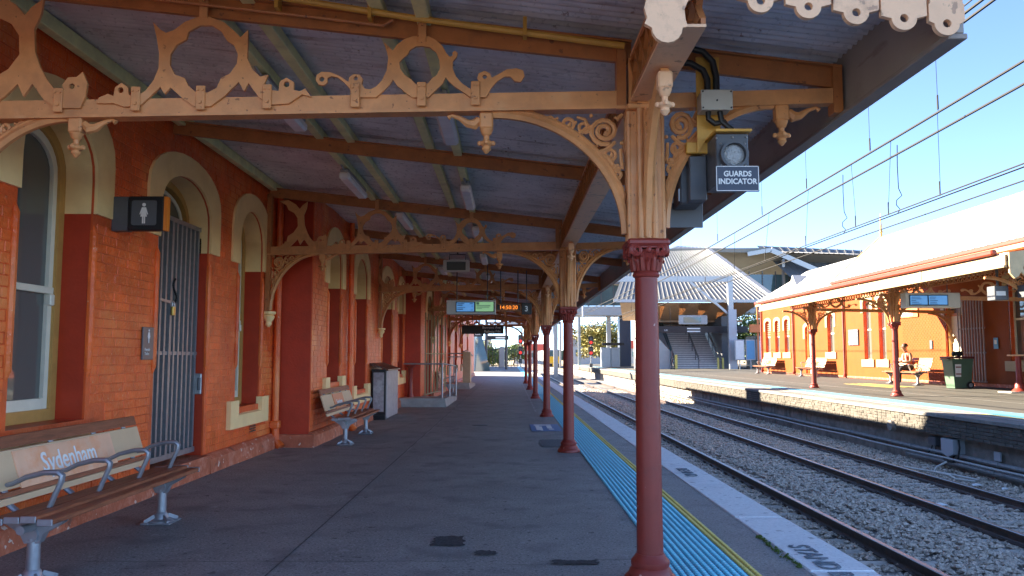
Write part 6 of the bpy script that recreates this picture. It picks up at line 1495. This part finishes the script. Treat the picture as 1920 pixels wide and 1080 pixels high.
wire('overhead_wire', 3.87, lambda y: 4.24, 4, 168, .013, 'right contact wire above the near track')
wire('overhead_wire', 3.83, sag(5.7,.4), 4, 168, .016, 'upper wire above the near track')
wire('overhead_wire', 7.39, sag(7.3,.5), 6, 168, .014, 'topmost catenary wire above the far track')
DR = ['nearest','second','third','fourth','fifth','sixth','seventh','eighth','ninth','tenth','eleventh','twelfth']
for k, y in enumerate((13.4,16.0,19.5,23,28,34)):
    b = MB(); z1, z0 = sag(7.3,.5)(y), sag(5.75,.35)(y); b.tube([(7.36,y,z1),(7.36,y,z0)], .005, 4); b.tube([(7.36,y,z0+.05),(7.36,y,z0+.3)], .016, 5)
    top('dropper_wire', b, M_wire, f'{DR[k]} short vertical dropper above the upper overhead pair', 'wire', 'droppers above the upper pair')
for k, y in enumerate((13.5,15.2,17.0,19.5,22.5,26,30,35,41,48)):
    b = MB(); dy = random.uniform(-.5,.5); z0 = sag(5.75,.35)(y); b.tube([(7.40,y,z0),(7.39,y+dy,4.35),(7.38,y+dy,4.15)], .005, 4); b.tube([(7.38,y+dy,4.15),(7.38,y+dy,4.4)], .013, 5)
    top('dropper_wire', b, M_wire, f'{DR[k]} vertical dropper between the upper wires and the contact wire', 'wire', 'droppers down to the contact wire')
for k, (y, dx) in enumerate(((15.6,.35),(18.2,.3))):
    b = MB(); P = [(7.72,y,5.6),(7.73,y+.05,5.2),(7.76,y+.1,4.75)] + [(7.78+.06*math.sin(i*1.9), y+.1+.03*i, 4.7-.09*i) for i in range(6)]
    b.tube(P, .009, 5); top('jumper_cable', b, M_wire, ('nearer','farther')[k]+' curled jumper cable hanging from the upper overhead pair', 'cable')
# signals
def signal(label, x, y, zb, zs, sc):
    t = thing('railway_signal', label, 'signal', (x,y,zb))
    b = MB(); b.tube([(x,y,zb),(x,y,max(zs)+.6*sc)], .07*sc, 8); obj('post', b, M_galv, t)
    for z in zs:
        b = MB(); b.bbox(x-.36*sc,x+.36*sc,y-.3,y-.1,z-.55*sc,z+.75*sc,.08*sc); hd = obj('signal_head', b, M_black, t)
        for dz, m in ((-.18*sc,M_redlamp),(.35*sc,M_dgrey)):
            b = MB(); b.lathe([(.22*sc,-.06),(.22*sc,0),(.02,-.03)], (x,y-.3,z+dz), 12, axis=1); obj('lamp', b, m, hd)
    b = MB(); b.bbox(x-.25*sc,x+.25*sc,y-.2,y+.2,zb+1.0,zb+1.6,.03); obj('equipment_box', b, M_dgrey, t)
    return t
signal('near signal with two red lights at the end of the near platform', 1.55, 112, -.5, (2.15,3.75), .95)
signal('signal with two red lights at the far end of the opposite platform', 9.75, 96, -1, (2.0,3.25), .8)
# train
TN = thing('train', 'distant yellow fronted train standing on the tracks', 'train', (10.2,190,-1))
b = MB(); b.bbox(8.9,12.0,190,250,.2,3.1,.2); obj('body', b, M_galv, TN)
b = MB(); b.bbox(8.9,12.0,189.7,189.98,-.1,1.5,.08); obj('yellow_front', b, M_tyel, TN)
for k in range(2):
    b = MB(); b.box(9.1+1.4*k,10.3+1.4*k,189.85,189.9,1.6,2.8); obj('windscreen', b, M_tealgl, TN)
b = MB(); b.box(9.1,11.8,190.1,192,-1.0,-.15); obj('underframe', b, M_black, TN)
b = MB(); b.box(10.2,10.7,189.6,189.7,-.8,-.1); obj('coupler', b, M_tyel, TN)
# platform end: fence, lift structure, canopy roof of the far end
FE = thing('platform_end_fence', 'dark palisade gates across the far end of the near platform', 'fence', (-2,108,0))
for k in range(16):
    x = -5.2+.42*k; b = MB(); b.box(x-.03,x+.03,108,108.06,0,2.6); obj('bar', b, M_dgrey, FE)
b = MB(); b.box(-5.3,1.3,108.07,108.12,2.3,2.4); b.box(-5.3,1.3,108.07,108.12,.2,.3); obj('rail', b, M_dgrey, FE)
b = MB(); b.bbox(-1.35,-.65,106,106.8,0,2.7,.05); top('help_kiosk', b, M_cab, 'grey kiosk standing before the end fence of the near platform', 'kiosk')
t = thing('lift_tower', 'pale blue grey lift tower at the far end of the near platform', 'tower', (-5,78,0))
b = MB(); b.bbox(-5.9,-3.35,78,82,0,5.2,.08); obj('tower_body', b, M_cab, t)
b = MB(); b.add([(-3.3,78.2,0),(-1.9,80,0),(-3.0,80,4.6),(-3.3,78.2,4.6)], [(0,1,2,3)]); obj('glass_side', b, M_tealgl, t)
b = MB(); b.box(-4.9,-4.2,77.98,77.995,3.2,3.35); obj('sign_strip', b, M_black, t)
for k, x in enumerate((-2.6,-.35)):
    b = MB(); b.tube([(x,90,0),(x,90,8)], .14, 8); top('steel_post', b, M_dgrey, ('left','right')[k]+' tall dark steel post near the far end of the near platform', 'post')
t = thing('shade_block', 'added low brick block behind the lift tower, shading the far end of near platform', 'building', (-9,95,0))  # added block, placed so its shadow covers the far platform surface
b = MB(); b.box(-14,-6.2,84,120,-.02,5.6); obj('wall', b, M_wall, t)
b = MB(); b.add([(-14.3,83.7,5.6),(-5.9,83.7,5.6),(-5.9,120.3,5.6),(-14.3,120.3,5.6),(-10.1,83.7,7.6),(-10.1,120.3,7.6)], [(0,1,4),(1,2,5,4),(2,3,5),(3,0,4,5)]); obj('roof', b, M_groof, t)
# ================================================================== TREES AND FAR GROUND
def leaf_tree(name, label, x, y, z, h, r, m, nl, ls, trunk=True, group='trees in the distance'):
    t = thing(name, label, 'tree', (x,y,z), group); rnd = random.Random(int(x*7+y))
    b = MB(); top_ = h*.55
    b.tube([(x,y,z),(x+.1*r,y,z+h*.25),(x,y,z+top_)], [.06*r+.08,.05*r+.06,.03], 8)
    for k in range(7):
        a = rnd.uniform(0,6.28); zz = z+h*rnd.uniform(.25,.5); b.tube([(x,y,zz),(x+.35*r*math.cos(a),y+.35*r*math.sin(a),zz+h*.15),(x+.7*r*math.cos(a),y+.7*r*math.sin(a),zz+h*.25)], [.035*r+.03,.02*r+.02,.02], 6)
    obj('trunk', b, M_bark, t, smooth=True)
    b = MB(); V = b.v; F = b.f
    cl_ = [(rnd.gauss(0,.45)*r, rnd.gauss(0,.45)*r, h*rnd.uniform(.38,.95), rnd.uniform(.22,.42)*r) for _ in range(34)]
    for _ in range(nl):
        cx, cy, cz, cr = rnd.choice(cl_); d = Vector((rnd.gauss(0,1),rnd.gauss(0,1),rnd.gauss(0,.8))).normalized()*cr*rnd.uniform(.5,1.05)
        p = Vector((x+cx,y+cy,z+cz))+d; u = Vector((rnd.gauss(0,1),rnd.gauss(0,1),rnd.gauss(0,1))).normalized()*ls; v = u.orthogonal().normalized()*ls*.55; k = len(V)
        V += [p-u, p+v, p+u, p-v]; F.append((k,k+1,k+2,k+3))
    V[:] = [tuple(q) for q in V]; b.m = [0]*len(F); obj('crown', b, m, t, fix=False)
leaf_tree('tree','yellow green tree behind the signal on the opposite side',17.5,150,-1.2,8.5,4.2,M_leaf2,4200,.28)
leaf_tree('tree','green tree seen between the stair mast and the opposite building',29.5,96,-.5,7.0,4.5,M_leaf,4200,.24)
leaf_tree('tree','broad tree to the right beyond the lift tower',22,190,-1.2,11,6,M_leaf,3500,.34)
leaf_tree('tree','shrubby tree beyond the fence of the near platform',-4.5,150,-1.2,4.6,4,M_leaf,2500,.26)
leaf_tree('tree','small tree beyond the right end of the platform fence',1.2,240,-1.2,6,4,M_leaf,2500,.3)
hb = MB(); vs = []; n = 60
for i in range(n+1):
    x = -420+840*i/n; h = 6+9*(.5+.5*math.sin(i*.7+1))*(.6+.4*math.sin(i*1.9)); vs += [(x,620,-2),(x,620,h),(x,700,h*.7),(x,760,-2)]
hb.add(vs, [(4*i+q,4*i+4+q,4*i+5+q,4*i+1+q) for i in range(n) for q in range(3)]); struct('hills', hb, M_hill, smooth=True)
for k,(x,y,w_,h) in enumerate(((-14,260,16,7),(8,280,12,6),(26,250,14,8),(48,270,18,7),(-34,250,14,9))):
    t = thing('house', ('low pale house far beyond the platform end','low house far down the tracks','pale building far beyond the trees','long low building far to the right','pale house far to the left')[k], 'house', (x,y,-1.3))
    b = MB(); b.box(x-w_/2,x+w_/2,y,y+10,-1.3,h*.6); obj('wall', b, M_clad, t)
    b = MB(); b.add([(x-w_/2-.5,y-.5,h*.6),(x+w_/2+.5,y-.5,h*.6),(x+w_/2+.5,y+10.5,h*.6),(x-w_/2-.5,y+10.5,h*.6),(x-w_/2,y+5,h),(x+w_/2,y+5,h)], [(0,1,5,4),(2,3,4,5),(0,4,3),(1,2,5)]); obj('roof', b, M_redgut if k % 2 else M_groof, t)
    for q in range(3):
        b = MB(); xx = x-w_/3+q*w_/3; b.box(xx-.7,xx+.7,y-.05,y-.01,h*.2,h*.45); obj('window', b, M_tealgl, t)
